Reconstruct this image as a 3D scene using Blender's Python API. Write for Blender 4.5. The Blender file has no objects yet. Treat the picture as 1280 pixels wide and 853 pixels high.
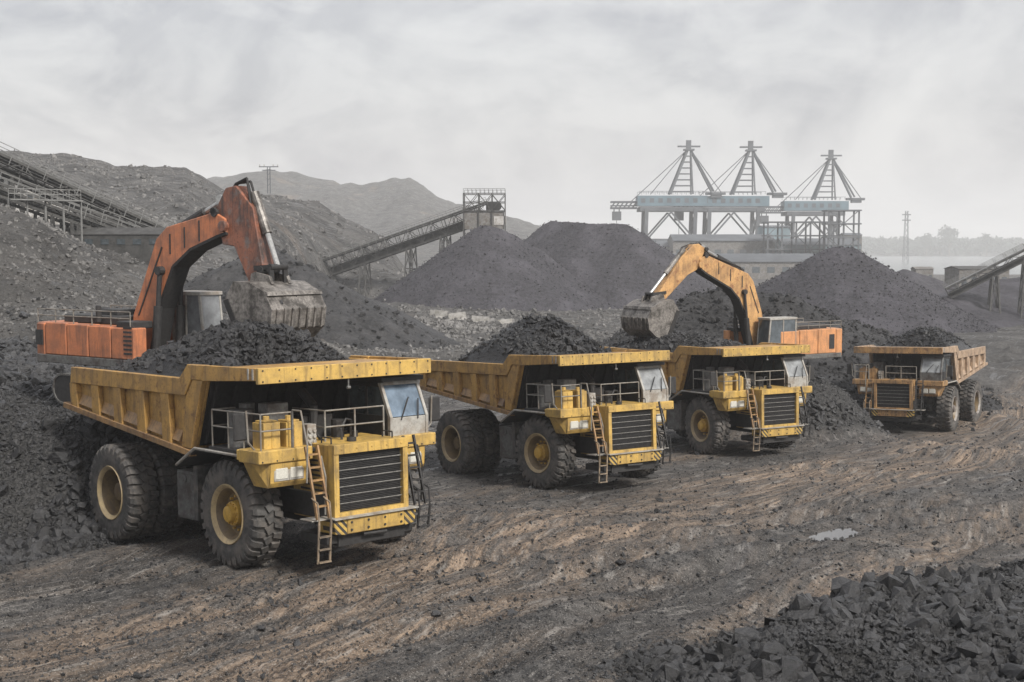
import bpy, bmesh, math, random
import numpy as np
from mathutils import Matrix, Vector
random.seed(7); RNG = np.random.default_rng(11)
SC = bpy.context.scene; COL = SC.collection
R = math.radians

# ------------------------------------------------------------------ helpers
def tag(o, label=None, cat=None, group=None, kind=None):
    if label: o['label'] = label
    if cat: o['category'] = cat
    if group: o['group'] = group
    if kind: o['kind'] = kind
    return o

def empty(name, mat=None, parent=None):
    o = bpy.data.objects.new(name, None); COL.objects.link(o)
    o.empty_display_size = .3
    if parent: o.parent = parent
    if mat is not None:
        if parent: o.matrix_local = mat
        else: o.matrix_world = mat
    return o

def copy_tree(o, parent=None):
    c = o.copy(); COL.objects.link(c); c.parent = parent
    for ch in list(o.children): copy_tree(ch, c)
    return c

class MB:
    """collects solids into one mesh"""
    def __init__(s): s.v = []; s.f = []
    def add(s, vs, fs):
        b = len(s.v); s.v += [tuple(v) for v in vs]; s.f += [tuple(b + i for i in f) for f in fs]; return s
    def box(s, x0, x1, y0, y1, z0, z1, M=None):
        vs = [Vector((x, y, z)) for x in (x0, x1) for y in (y0, y1) for z in (z0, z1)]
        if M is not None: vs = [M @ v for v in vs]
        return s.add(vs, [(0,1,3,2),(4,6,7,5),(0,4,5,1),(2,3,7,6),(0,2,6,4),(1,5,7,3)])
    def cbox(s, c, d, M=None):
        return s.box(c[0]-d[0]/2, c[0]+d[0]/2, c[1]-d[1]/2, c[1]+d[1]/2, c[2]-d[2]/2, c[2]+d[2]/2, M)
    def prism(s, poly, y0, y1, plane='xz'):
        n = len(poly)
        m = {'xz': lambda p, t: (p[0], t, p[1]), 'xy': lambda p, t: (p[0], p[1], t), 'yz': lambda p, t: (t, p[0], p[1])}[plane]
        vs = [m(p, y0) for p in poly] + [m(p, y1) for p in poly]
        fs = [tuple(range(n)), tuple(range(2*n-1, n-1, -1))] + [(i, n+i, n+(i+1) % n, (i+1) % n) for i in range(n)]
        return s.add(vs, fs)
    def tube(s, p0, p1, r, n=8, r1=None):
        p0 = Vector(p0); p1 = Vector(p1); d = (p1-p0)
        if d.length < 1e-6: return s
        d.normalize(); a = d.orthogonal().normalized(); b = d.cross(a); r1 = r if r1 is None else r1
        vs = [p0 + (a*math.cos(2*math.pi*i/n) + b*math.sin(2*math.pi*i/n))*r for i in range(n)]
        vs += [p1 + (a*math.cos(2*math.pi*i/n) + b*math.sin(2*math.pi*i/n))*r1 for i in range(n)]
        return s.add(vs, [tuple(range(n-1, -1, -1)), tuple(range(n, 2*n))] + [(i, (i+1) % n, n+(i+1) % n, n+i) for i in range(n)])
    def path(s, pts, r, n=6):
        for a, b in zip(pts, pts[1:]): s.tube(a, b, r, n)
        return s
    def beam(s, p0, p1, w, h):
        """square bar, w sideways, h in the upright direction"""
        p0 = Vector(p0); p1 = Vector(p1); d = (p1-p0).normalized()
        up = Vector((0, 0, 1)) if abs(d.z) < .97 else Vector((0, 1, 0))
        sd = d.cross(up).normalized(); up = sd.cross(d)
        vs = []
        for p in (p0, p1):
            for a, b in ((-1,-1),(1,-1),(1,1),(-1,1)): vs.append(p + sd*a*w/2 + up*b*h/2)
        return s.add(vs, [(3,2,1,0),(4,5,6,7),(0,1,5,4),(1,2,6,5),(2,3,7,6),(3,0,4,7)])
    def lathe(s, prof, n=32, axis='y', c=(0,0,0)):
        """prof: (axial, radius); closed ring of quads, open at ends"""
        b = len(s.v); k = len(prof)
        for i in range(n):
            a = 2*math.pi*i/n
            for (t, r) in prof:
                p = (r*math.cos(a), t, r*math.sin(a)) if axis == 'y' else (r*math.cos(a), r*math.sin(a), t)
                s.v.append((p[0]+c[0], p[1]+c[1], p[2]+c[2]))
        for i in range(n):
            j = (i+1) % n
            for q in range(k-1): s.f.append((b+i*k+q, b+i*k+q+1, b+j*k+q+1, b+j*k+q))
        return s
    def build(s, name, mat, parent=None, bevel=0, smooth=False, loc=None, M=None):
        me = bpy.data.meshes.new(name); me.from_pydata(s.v, [], s.f)
        bm = bmesh.new(); bm.from_mesh(me); bmesh.ops.recalc_face_normals(bm, faces=bm.faces); bm.to_mesh(me); bm.free()
        me.materials.append(mat)
        if smooth: me.polygons.foreach_set('use_smooth', [True]*len(me.polygons))
        o = bpy.data.objects.new(name, me); COL.objects.link(o)
        if parent: o.parent = parent
        if loc: o.location = loc
        if M is not None: o.matrix_world = M
        if bevel:
            m = o.modifiers.new('bev', 'BEVEL'); m.width = bevel; m.segments = 1; m.limit_method = 'ANGLE'; m.angle_limit = R(40)
        return o

def np_mesh(name, V, F, mat, attrs=None, smooth=False):
    """V (n,3), F (m,k) constant k"""
    me = bpy.data.meshes.new(name); k = F.shape[1]
    me.vertices.add(len(V)); me.vertices.foreach_set('co', np.ascontiguousarray(V, dtype=np.float32).ravel())
    me.loops.add(F.size); me.loops.foreach_set('vertex_index', np.ascontiguousarray(F, dtype=np.int32).ravel())
    me.polygons.add(len(F)); me.polygons.foreach_set('loop_start', np.arange(0, F.size, k, dtype=np.int32))
    me.polygons.foreach_set('loop_total', np.full(len(F), k, dtype=np.int32))
    me.polygons.foreach_set('use_smooth', np.full(len(F), smooth, dtype=bool))
    for n, a in (attrs or {}).items():
        at_ = me.attributes.new(n, 'FLOAT', 'POINT'); at_.data.foreach_set('value', np.ascontiguousarray(a, dtype=np.float32))
    me.update(calc_edges=True); me.validate()
    me.materials.append(mat)
    o = bpy.data.objects.new(name, me); COL.objects.link(o)
    return o

# ------------------------------------------------------------------ noise
def _h(i, j, s):
    n = (i*374761393 + j*668265263 + s*1442695041) & 0xffffffff
    n = ((n ^ (n >> 13))*1274126177) & 0xffffffff
    return ((n ^ (n >> 16)) & 0xffff)/65535.0
def vnoise(x, y, s=0):
    x = np.asarray(x, float); y = np.asarray(y, float)
    xi = np.floor(x).astype(np.int64); yi = np.floor(y).astype(np.int64); fx = x-xi; fy = y-yi
    u = fx*fx*(3-2*fx); w = fy*fy*(3-2*fy)
    a = _h(xi, yi, s); b = _h(xi+1, yi, s); c = _h(xi, yi+1, s); d = _h(xi+1, yi+1, s)
    return (a*(1-u)+b*u)*(1-w) + (c*(1-u)+d*u)*w
def fbm(x, y, s=0, o=4):
    t = 0; a = .5
    for k in range(o): t = t + a*(vnoise(x*2**k+17*k, y*2**k-9*k, s+k)-.5)*2; a *= .5
    return t
def sst(a, b, x):
    t = np.clip((x-a)/(b-a), 0, 1); return t*t*(3-2*t)

# ------------------------------------------------------------------ materials
def mk(name):
    m = bpy.data.materials.new(name); m.use_nodes = True; nt = m.node_tree
    b = nt.nodes['Principled BSDF']; return m, nt, b
def N(nt, t, **kw):
    n = nt.nodes.new(t)
    for k, v in kw.items():
        if k in n.inputs.keys(): n.inputs[k].default_value = v
        else: setattr(n, k, v)
    return n
def ramp(nt, fac, stops):
    r = nt.nodes.new('ShaderNodeValToRGB'); e = r.color_ramp.elements
    while len(e) < len(stops): e.new(.5)
    for q, (p, c) in zip(e, stops): q.position = p; q.color = (*c, 1) if len(c) == 3 else c
    nt.links.new(fac, r.inputs[0]); return r.outputs[0]
def gramp(nt, fac, a, b): return ramp(nt, fac, [(a, (0,0,0)), (b, (1,1,1))])
def mixc(nt, f, a, b, mode='MIX'):
    m = nt.nodes.new('ShaderNodeMix'); m.data_type = 'RGBA'; m.blend_type = mode
    for s, v in ((0, f), (6, a), (7, b)):
        if hasattr(v, 'links') or hasattr(v, 'is_linked'): nt.links.new(v, m.inputs[s])
        elif s == 0: m.inputs[0].default_value = v
        else: m.inputs[s].default_value = (*v, 1)
    return m.outputs[2]
def math_(nt, op, a, b=0.5):
    m = nt.nodes.new('ShaderNodeMath'); m.operation = op
    for i, v in enumerate((a, b)):
        if hasattr(v, 'is_linked'): nt.links.new(v, m.inputs[i])
        else: m.inputs[i].default_value = v
    return m.outputs[0]
def noise(nt, vec, scale, detail=4, rough=.6, dist=0):
    n = N(nt, 'ShaderNodeTexNoise', Scale=scale, Detail=detail, Roughness=rough, Distortion=dist)
    nt.links.new(vec, n.inputs['Vector']); return n.outputs[0]
def bump(nt, b, h, strength, dist=.02):
    n = N(nt, 'ShaderNodeBump', Strength=strength, Distance=dist); nt.links.new(h, n.inputs['Height'])
    nt.links.new(n.outputs[0], b.inputs['Normal'])
def objco(nt):
    """object coordinates, shifted by a number of the object's own so that copies wear differently"""
    v = nt.nodes.new('ShaderNodeVectorMath'); v.operation = 'ADD'; m = nt.nodes.new('ShaderNodeVectorMath'); m.operation = 'SCALE'; m.inputs[0].default_value = (37, 53, 29)
    nt.links.new(nt.nodes.new('ShaderNodeObjectInfo').outputs['Random'], m.inputs['Scale']); nt.links.new(nt.nodes.new('ShaderNodeTexCoord').outputs['Object'], v.inputs[0]); nt.links.new(m.outputs[0], v.inputs[1]); return v.outputs[0]

def paint(name, col, dirt=(.07,.055,.045), amount=.45, rough=.5, fine=.35, rust=None):
    """worn paint: blotches of dust, streaks running down, fine chips"""
    m, nt, b = mk(name); co = objco(nt)
    n1 = noise(nt, co, 1.7, 6, .65); n2 = noise(nt, co, 14, 5, .7)
    mp = N(nt, 'ShaderNodeMapping'); mp.inputs['Scale'].default_value = (7, 7, .7); nt.links.new(co, mp.inputs[0])
    n3 = noise(nt, mp.outputs[0], 1.0, 5, .7)
    c = mixc(nt, math_(nt, 'MULTIPLY', gramp(nt, n1, .42, .68), amount), col, dirt)
    c = mixc(nt, math_(nt, 'MULTIPLY', gramp(nt, n3, .5, .66), amount*.9), c, tuple(x*.8 for x in dirt))
    c = mixc(nt, math_(nt, 'MULTIPLY', gramp(nt, n2, .52, .66), fine), c, tuple(min(1, x*.35) for x in col))
    if rust: c = mixc(nt, math_(nt, 'MULTIPLY', gramp(nt, noise(nt, co, 3.1, 6, .7), .54, .66), .8), c, rust)
    nt.links.new(c, b.inputs['Base Color']); b.inputs['Roughness'].default_value = rough
    bump(nt, b, n2, .25, .015); return m
def plain(name, col, rough=.6, metal=0, var=.4, scale=9, dirt=None):
    m, nt, b = mk(name); co = objco(nt); n = noise(nt, co, scale, 6, .7)
    c = mixc(nt, gramp(nt, n, .35, .68), tuple(x*(1-var) for x in col), tuple(min(1, x*(1+var)) for x in col))
    if dirt: c = mixc(nt, gramp(nt, noise(nt, co, 2.2, 6, .7), .45, .62), c, dirt)
    nt.links.new(c, b.inputs['Base Color']); b.inputs['Roughness'].default_value = rough; b.inputs['Metallic'].default_value = metal
    bump(nt, b, n, .2, .01); return m
def coal(name, lo, hi, scale, rough=.5, bs=.6, bd=.1, spec=.5):
    m, nt, b = mk(name); g = nt.nodes.new('ShaderNodeNewGeometry').outputs['Position']
    n = noise(nt, g, scale, 8, .75); n0 = noise(nt, g, scale*.11, 4, .6); n2 = noise(nt, g, scale*3.1, 4, .7)
    c = mixc(nt, gramp(nt, n, .4, .66), lo, hi)
    c = mixc(nt, math_(nt, 'MULTIPLY', gramp(nt, n0, .48, .68), .55), c, tuple(x*1.5 for x in hi))
    c = mixc(nt, math_(nt, 'MULTIPLY', gramp(nt, n2, .58, .68), .35), c, tuple(min(1, x*2.6) for x in hi))
    nt.links.new(c, b.inputs['Base Color']); b.inputs['Roughness'].default_value = rough; b.inputs['Specular IOR Level'].default_value = spec
    bump(nt, b, n, bs, bd); return m
def glass(name, col, rough=.08):
    m, nt, b = mk(name); co = objco(nt); n = noise(nt, co, 2.5, 5, .6)
    c = mixc(nt, gramp(nt, n, .4, .7), col, tuple(min(1, x*1.8+.02) for x in col))
    nt.links.new(c, b.inputs['Base Color']); b.inputs['Roughness'].default_value = rough
    b.inputs['Specular IOR Level'].default_value = .9; b.inputs['Coat Weight'].default_value = .6; b.inputs['Coat Roughness'].default_value = .03
    return m

M = {}
M['yellow'] = paint('yellow_paint', (.50,.325,.085), (.10,.075,.05), .62, fine=.35)
M['yellow_side'] = paint('dusty_yellow_paint', (.45,.26,.07), (.12,.08,.05), .6, fine=.5, rust=(.12,.055,.025))
M['tan'] = paint('faded_yellow_paint', (.36,.21,.085), (.10,.075,.055), .85, fine=.5, rust=(.13,.06,.03))
M['tan_side'] = paint('bleached_dusty_paint', (.42,.30,.2), (.1,.075,.06), .7, fine=.5, rust=(.12,.07,.045))
M['orange'] = paint('orange_paint', (.47,.165,.07), (.11,.065,.05), .6, fine=.35)
M['orange2'] = paint('faded_orange_paint', (.56,.26,.11), (.13,.08,.05), .5, fine=.35)
M['boomworn'] = paint('scuffed_orange_paint', (.25,.095,.055), (.04,.036,.035), 1.0, fine=.8, rust=(.14,.13,.125))
M['boom2'] = paint('yellow_orange_paint', (.52,.30,.12), (.1,.06,.04), .55, fine=.5, rust=(.16,.06,.03))
M['dark'] = plain('dark_steel', (.022,.021,.021), .6, 0, .5)
M['steelshade'] = plain('black_steel_and_shade', (.016,.015,.015), .75, 0, .5)  # black steel of the cutters; on front wall and boom underside, painted shade
M['grey'] = plain('grey_steel', (.13,.13,.125), .55, .2, .35, dirt=(.06,.05,.045))
M['pale'] = plain('pale_steel', (.32,.31,.285), .5, 0, .2, dirt=(.2,.17,.14))
M['rail'] = plain('handrail_paint', (.20,.19,.17), .5, 0, .35, dirt=(.15,.125,.1)); M['railbar'] = plain('grille_bar_paint', (.16,.155,.145), .5, 0, .4)
M['steps'] = plain('worn_step_paint', (.22,.17,.12), .6, 0, .4, dirt=(.1,.08,.06))
M['chrome'] = plain('polished_rod', (.4,.4,.39), .35, .7, .25)
M['rubber'] = plain('tyre_rubber', (.055,.053,.051), .75, 0, .45, 7, dirt=(.12,.107,.096))
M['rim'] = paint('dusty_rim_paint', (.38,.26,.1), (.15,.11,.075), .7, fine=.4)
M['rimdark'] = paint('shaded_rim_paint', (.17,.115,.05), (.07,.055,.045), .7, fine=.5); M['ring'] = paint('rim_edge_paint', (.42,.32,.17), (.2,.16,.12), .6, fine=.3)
M['rimgrey'] = plain('grey_rim', (.24,.22,.2), .5, 0, .3, dirt=(.1,.08,.07))
M['lens'] = plain('headlight_lens', (.5,.49,.44), .15, 0, .15, 30)
M['glass'] = glass('cab_glass', (.035,.045,.052)); M['glassblue'] = glass('blue_tinted_glass', (.075,.105,.14)); M['glassdim'] = glass('dim_glass', (.10,.105,.11), .12); M['glassgrey'] = glass('dusty_glass', (.14,.147,.15), .25)
M['coal'] = coal('coal_lumps', (.009,.009,.0095), (.042,.042,.044), 6, .34, 1.0, .07, .5); M['coalblack'] = coal('fresh_coal', (.006,.006,.0065), (.026,.026,.028), 6, .34, 1.0, .07, .5)
M['coalfine'] = coal('coal_fines', (.015,.015,.016), (.05,.049,.05), 3.2, .55, 1, .25, .3)
M['spoil'] = coal('spoil_stone', (.035,.034,.033), (.17,.165,.16), 1.2, .8, .8, .2, .3)
M['pile'] = coal('stockpile_coal', (.017,.016,.020), (.052,.049,.058), 1.5, .7, .7, .5, .3)
M['bucket'] = plain('worn_bucket_steel', (.2,.185,.17), .5, .3, .5, 11, dirt=(.05,.045,.04))
M['conv'] = plain('conveyor_steel', (.05,.049,.047), .65, .1, .5, 1.5); M['convl'] = plain('conveyor_galvanised', (.16,.16,.156), .55, .1, .3, 1.5)
M['belt'] = plain('belt_rubber', (.03,.03,.03), .8)
M['shed'] = plain('weathered_cladding', (.16,.155,.15), .7, 0, .4, .7, dirt=(.09,.075,.06)); M['shedl'] = plain('pale_cladding', (.42,.41,.4), .7, 0, .2, .5, dirt=(.25,.23,.2))
M['concrete'] = plain('concrete', (.30,.29,.275), .85, 0, .25, 1.2, dirt=(.2,.19,.17))
M['crane'] = plain('crane_steel', (.075,.082,.092), .6, 0, .3, .1); M['craneblue'] = plain('crane_blue_paint', (.10,.155,.19), .5, 0, .2, .1)
M['portblue'] = plain('blue_cladding', (.17,.235,.265), .6, 0, .3, .06)
M['leaf'] = plain('leaf_green', (.035,.052,.042), .7, 0, .4, .2); M['bark'] = plain('bark', (.08,.065,.05), .9)
M['hubyellow'] = paint('hub_yellow', (.56,.34,.06), (.15,.1,.06), .5)

# ground: coal mud with brown wheel-worn streaks running along the haul road
def ground_mat():
    m, nt, b = mk('mine_ground'); g = nt.nodes.new('ShaderNodeNewGeometry').outputs['Position']
    at_ = N(nt, 'ShaderNodeAttribute', attribute_name='coal').outputs['Fac']
    hill = N(nt, 'ShaderNodeAttribute', attribute_name='hill').outputs['Fac']
    rut = N(nt, 'ShaderNodeAttribute', attribute_name='rut').outputs['Fac']
    wn = N(nt, 'ShaderNodeTexNoise', Scale=.045, Detail=2.0); nt.links.new(g, wn.inputs['Vector'])
    w1 = nt.nodes.new('ShaderNodeVectorMath'); w1.operation = 'SUBTRACT'; nt.links.new(wn.outputs['Color'], w1.inputs[0]); w1.inputs[1].default_value = (.5,.5,.5)
    w2 = nt.nodes.new('ShaderNodeVectorMath'); w2.operation = 'SCALE'; nt.links.new(w1.outputs[0], w2.inputs[0]); w2.inputs['Scale'].default_value = 12
    w3 = nt.nodes.new('ShaderNodeVectorMath'); w3.operation = 'ADD'; nt.links.new(g, w3.inputs[0]); nt.links.new(w2.outputs[0], w3.inputs[1]); gw = w3.outputs[0]
    mp = N(nt, 'ShaderNodeMapping', vector_type='TEXTURE'); mp.inputs['Rotation'].default_value = (0, 0, R(58)); mp.inputs['Scale'].default_value = (6, .5, 1)
    nt.links.new(gw, mp.inputs[0]); st = noise(nt, mp.outputs[0], 1.0, 7, .68, .35)
    mp2 = N(nt, 'ShaderNodeMapping', vector_type='TEXTURE'); mp2.inputs['Rotation'].default_value = (0, 0, R(54)); mp2.inputs['Scale'].default_value = (2.2, .16, 1)
    nt.links.new(gw, mp2.inputs[0]); st2 = noise(nt, mp2.outputs[0], 1.0, 6, .7, .25)
    big = noise(nt, g, .11, 4, .55, .6); mid = noise(nt, g, 1.6, 7, .72); fine = noise(nt, g, 9, 6, .75); vf = noise(nt, g, 26, 4, .75)
    mud = math_(nt, 'MULTIPLY', gramp(nt, st, .44, .58), gramp(nt, big, .44, .56))
    mud = math_(nt, 'ADD', math_(nt, 'MULTIPLY', mud, .14), math_(nt, 'MULTIPLY', rut, math_(nt, 'ADD', .25, gramp(nt, st, .40, .56))))
    mud = math_(nt, 'MULTIPLY', mud, math_(nt, 'SUBTRACT', 1.0, at_)); 
    mud = math_(nt, 'MINIMUM', mud, 1.0)
    darkc = mixc(nt, gramp(nt, mid, .38, .66), (.020,.0195,.0195), (.105,.10,.096))
    brown = mixc(nt, gramp(nt, st2, .40, .62), (.07,.05,.037), (.34,.255,.185))
    c = mixc(nt, mud, darkc, brown)
    dry = math_(nt, 'MULTIPLY', gramp(nt, noise(nt, mp.outputs[0], 2.3, 6, .7), .55, .66), math_(nt, 'SUBTRACT', 1.0, at_))
    c = mixc(nt, math_(nt, 'MULTIPLY', dry, .5), c, (.36,.34,.315))
    c = mixc(nt, math_(nt, 'MULTIPLY', gramp(nt, fine, .50, .64), .85), c, (.015,.0145,.0145))
    c = mixc(nt, math_(nt, 'MULTIPLY', gramp(nt, vf, .57, .66), .7), c, (.46,.435,.405))
    coalc = mixc(nt, gramp(nt, fine, .42, .66), (.012,.012,.012), (.085,.083,.082))
    c = mixc(nt, at_, c, coalc)
    hn = noise(nt, g, .16, 10, .78); hm = noise(nt, g, .6, 6, .75)
    hc = mixc(nt, gramp(nt, hn, .38, .64), (.026,.025,.024), (.145,.14,.134))
    hc = mixc(nt, math_(nt, 'MULTIPLY', gramp(nt, hm, .52, .66), .6), hc, (.035,.034,.033))
    hc = mixc(nt, math_(nt, 'MULTIPLY', gramp(nt, noise(nt, g, .035, 5, .6), .60, .70), .5), hc, (.22,.165,.12))
    c = mixc(nt, hill, c, hc)
    nt.links.new(c, b.inputs['Base Color'])
    wet = math_(nt, 'MULTIPLY', gramp(nt, noise(nt, mp.outputs[0], .8, 3, .5), .56, .66), math_(nt, 'SUBTRACT', 1.0, at_))
    rr = nt.nodes.new('ShaderNodeMapRange'); nt.links.new(wet, rr.inputs[0]); rr.inputs[3].default_value = .78; rr.inputs[4].default_value = .3
    nt.links.new(rr.outputs[0], b.inputs['Roughness']); b.inputs['Specular IOR Level'].default_value = .3
    h = math_(nt, 'ADD', math_(nt, 'MULTIPLY', mid, .6), math_(nt, 'ADD', math_(nt, 'MULTIPLY', fine, .35), math_(nt, 'MULTIPLY', st2, .5)))
    h = math_(nt, 'ADD', h, math_(nt, 'MULTIPLY', math_(nt, 'MULTIPLY', hm, hill), 6.0))
    bump(nt, b, h, 1.0, .22); return m
M['ground'] = ground_mat()
def water_mat():
    m, nt, b = mk('harbour_water'); g = nt.nodes.new('ShaderNodeNewGeometry').outputs['Position']
    b.inputs['Base Color'].default_value = (.12,.13,.13,1); b.inputs['Roughness'].default_value = .25
    bump(nt, b, noise(nt, g, .08, 5, .6), .2, .5); return m
M['water'] = water_mat()
def puddle_mat():
    m, nt, b = mk('muddy_water'); b.inputs['Base Color'].default_value = (.09,.085,.08,1); b.inputs['Roughness'].default_value = .06
    b.inputs['Specular IOR Level'].default_value = .8; return m
M['puddle'] = puddle_mat()
def stripes_mat():
    m, nt, b = mk('hazard_stripes'); co = nt.nodes.new('ShaderNodeTexCoord').outputs['Object']; s = N(nt, 'ShaderNodeSeparateXYZ'); nt.links.new(co, s.inputs[0])
    t = math_(nt, 'ADD', math_(nt, 'MULTIPLY', s.outputs[1], 5.2), math_(nt, 'MULTIPLY', s.outputs[2], 5.2))
    k = gramp(nt, math_(nt, 'FRACT', t), .49, .51)
    c = mixc(nt, k, (.45,.3,.07), (.03,.028,.026)); c = mixc(nt, math_(nt, 'MULTIPLY', gramp(nt, noise(nt, co, 9, 5, .7), .45, .65), .5), c, (.12,.09,.06))
    nt.links.new(c, b.inputs['Base Color']); b.inputs['Roughness'].default_value = .6; return m
M['stripes'] = stripes_mat()

# ------------------------------------------------------------------ terrain
TR = [(-5.321,32.853,-7.958,-46.7,.0), (2.912,48.884,-9.053,-56.0,.021), (10.821,60.322,-9.632,-59.7,-.01), (23.887,76.753,-10.936,-123.7,.007)]
NS = (-.0149,.0351)   # tilt of the floor under the trucks
_A = np.array([[1,t[0],t[1]] for t in TR]); _pl = np.linalg.lstsq(_A, np.array([t[2] for t in TR]), rcond=None)[0]
EX1 = (-11.3, 40.0, -4.85); EX2 = (13.06, 69.0, -7.25)
def interp(x, xs, zs): return np.interp(x, xs, zs)
def px_prof(pts, Y): return [ (p-640)/1600*Y for p, _ in pts ], [ (310-q)/1600*Y for _, q in pts ]
H2 = px_prof([(-300,235),(-150,252),(0,264),(50,282),(110,312),(180,342),(240,380),(330,415),(450,470),(560,500)], 90)
H3 = px_prof([(-500,235),(-200,200),(-60,188),(30,187),(100,190),(150,204),(200,203),(235,206),(262,222),(290,236),(335,238),(400,255),(440,272),(480,291),(505,330),(545,372),(590,400),(660,415)], 330)
H4 = px_prof([(-400,290),(0,260),(200,235),(290,219),(345,212),(390,222),(430,233),(470,235),(512,232),(540,245),(570,262),(620,272),(670,285),(740,304),(820,330),(900,345)], 1100)
def floor_z(x, y):
    g = _pl[0] + _pl[1]*np.clip(x, -25, 45) + _pl[2]*np.clip(y, 10, 96)
    w = .004*np.ones_like(x); z = g*w
    for t in TR:
        wi = np.exp(-(((x-t[0]+2.3*math.cos(R(t[3])))**2 + (y-t[1]+2.3*math.sin(R(t[3])))**2)/(2*5.0**2)))
        z = z + wi*(t[2]-NS[0]*(x-t[0])-NS[1]*(y-t[1])); w = w+wi
    return z/w
PUDDLES = [(1052, 672, dict(rx=1.15, ry=.5))]
for (px_, py_, q_) in PUDDLES:      # surveyed on the floor along the line of sight
    Y_ = 35.0
    for _ in range(40):
        z_ = float(floor_z(np.array([(px_-640)/1600*Y_]), np.array([Y_]))[0]); Y_ = .5*Y_ + .5*(-z_*1600/(py_-310))
    q_['c'] = ((px_-640)/1600*Y_, Y_, z_)
def terrain(x, y):
    x = np.asarray(x, float); y = np.asarray(y, float)
    z = floor_z(x, y); base = z.copy()
    coalm = np.zeros_like(z); hill = np.zeros_like(z); rut = np.zeros_like(z)
    # haul road ruts
    c = x*math.sin(R(58)) - y*math.cos(R(58)); a = x*math.cos(R(58)) + y*math.sin(R(58))
    road = sst(70, 20, np.abs(c+6)*3)*sst(14, 20, y)
    cw = c + 1.3*np.sin(a*.055+.8) + .9*fbm(a*.05, c*.06, 5, 2)
    for (c0, w0, d0) in ((-13.5,.5,.14),(-11.2,.5,.16),(-8.2,.6,.2),(-5.6,.6,.18),(-3.1,.45,.15),(-1.0,.5,.18),(-16.6,.5,.12),(1.6,.5,.14)):
        q = np.exp(-((cw-c0)/w0)**2); e = np.exp(-((np.abs(cw-c0)-w0*1.6)/(w0*.5))**2)
        z = z + sst(120, 60, y)*(-d0*q + d0*.5*e); rut = np.maximum(rut, q*sst(110, 60, y))
    c2 = x*math.sin(R(38)) - y*math.cos(R(38)); a2 = x*math.cos(R(38)) + y*math.sin(R(38)); cv = c2 + 2.2*np.sin(a2*.05) + .6*fbm(a2*.06, c2*.06, 15, 2)
    for (c0, w0, d0) in ((-24,.5,.13),(-21.4,.5,.13),(-28.6,.45,.12),(-26.2,.45,.12),(-19.5,.5,.12),(-33,.5,.12),(-30.8,.5,.12)):
        q = np.exp(-((cv-c0)/w0)**2); e = np.exp(-((np.abs(cv-c0)-w0*1.6)/(w0*.5))**2)
        z = z + sst(120, 60, y)*(-d0*q + d0*.5*e); rut = np.maximum(rut, .8*q*sst(110, 60, y))
    z = z + rut*sst(70, 45, y)*.035*np.sign(np.sin(a*22+np.abs(np.sin(c*5))*2.5))
    rut = rut*sst(-.35, .25, fbm(a*.16, c*.5, 31, 3))
    # tread prints and clods
    z = z + sst(90, 45, y)*(.05*fbm(x*1.1, y*1.1, 3, 4) + .07*fbm(cw*2.3, a*.22, 8, 3))
    for (_, _, q) in PUDDLES:
        dx, dy = x-q['c'][0], y-q['c'][1]; a_ = R(48); lx, ly = dx*math.cos(a_)+dy*math.sin(a_), -dx*math.sin(a_)+dy*math.cos(a_)
        d = np.hypot(lx/q['rx'], ly/q['ry']); k = np.exp(-(d*.5)**6); z = z + k*(q['c'][2]-.06+.12*np.clip(d, 0, 2)**2*.6+.10*fbm(x*1.6, y*1.6, 77, 3)-z)
    # left bank and bench with the first excavator
    u = (x+14.6)*(-.817) + (y-34.2)*.578; right = sst(-3.2, -7.0, x+.10*(y-41))
    k = sst(-.6, 6.0, u + 1.3*fbm(x*.16, y*.16, 21, 3))*right
    bench = EX1[2] + .1*np.clip(-15.5-x, 0, 20) + .04*np.clip(y-46, 0, 30)
    near = sst(70, 52, y); z = z + k*near*(bench-z); coalm = np.maximum(coalm, sst(.02, .2, k)*sst(78, 55, y))
    coalm = np.maximum(coalm, sst(-4.2, -1.0, u+.8*fbm(x*.3, y*.3, 23, 3))*right*sst(60, 50, y)*.9)
    ex = np.exp(-(((x-EX1[0]+.9)**2+(y-EX1[1]-.6)**2)/(2*2.6**2))**2); z = z + ex*(EX1[2]-z)
    # left slope
    h2 = interp(x/np.maximum(y, 20)*90, *H2); k2 = sst(44, 90, y)*(1-sst(95, 122, y)*.62)
    hz = base + (h2-base)*k2 + (1.6*fbm(x*.09, y*.09, 41, 4) + .5*fbm(x*.5, y*.5, 43, 4))*sst(46, 64, y)
    m2 = sst(0, 2.2, hz-z)*sst(45, 52, y)*sst(118, 100, y); z = np.where((y > 44) & (y < 160), np.maximum(z, hz), z)
    hill = np.maximum(hill, m2*.75); coalm = np.maximum(coalm, m2*.5*sst(80, 55, y))
    # bench for the second excavator
    ex = np.exp(-(((x-EX2[0]-2)**2+(y-EX2[1]-1.6)**2)/(2*3.3**2))**2); z = z + ex*np.maximum(EX2[2]-z, 0); coalm = np.maximum(coalm, sst(.04, .3, ex))
    # big hill
    h3 = interp(x/np.maximum(y, 50)*330, *H3); ys = 120 + 140*sst(-.20, -.13, x/np.maximum(y, 50)); k3 = np.where(y < 330, np.clip((y-ys)/(330-ys), 0, 1)**.85, sst(620, 330, y))
    gully = np.abs(fbm(x*.03+.6*fbm(x*.01, y*.01, 3, 2), y*.008, 61, 5))
    hz = base + (h3-base)*k3 + sst(120, 200, y)*(7*(gully-.22)*np.clip(k3*1.6, .1, 1)*sst(-12, -4, h3) + 1.0*fbm(x*.12, y*.12, 63, 4))
    m3 = (y > 118)*(h3 > -12); hill = np.where(m3, np.maximum(hill, sst(0, 2, hz-base+1)), hill); z = np.where(m3, np.maximum(z, hz), z)
    # far hills
    h4 = interp(x/np.maximum(y, 300)*1100, *H4); k4 = np.exp(-((y-1100)/260.)**2)
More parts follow.
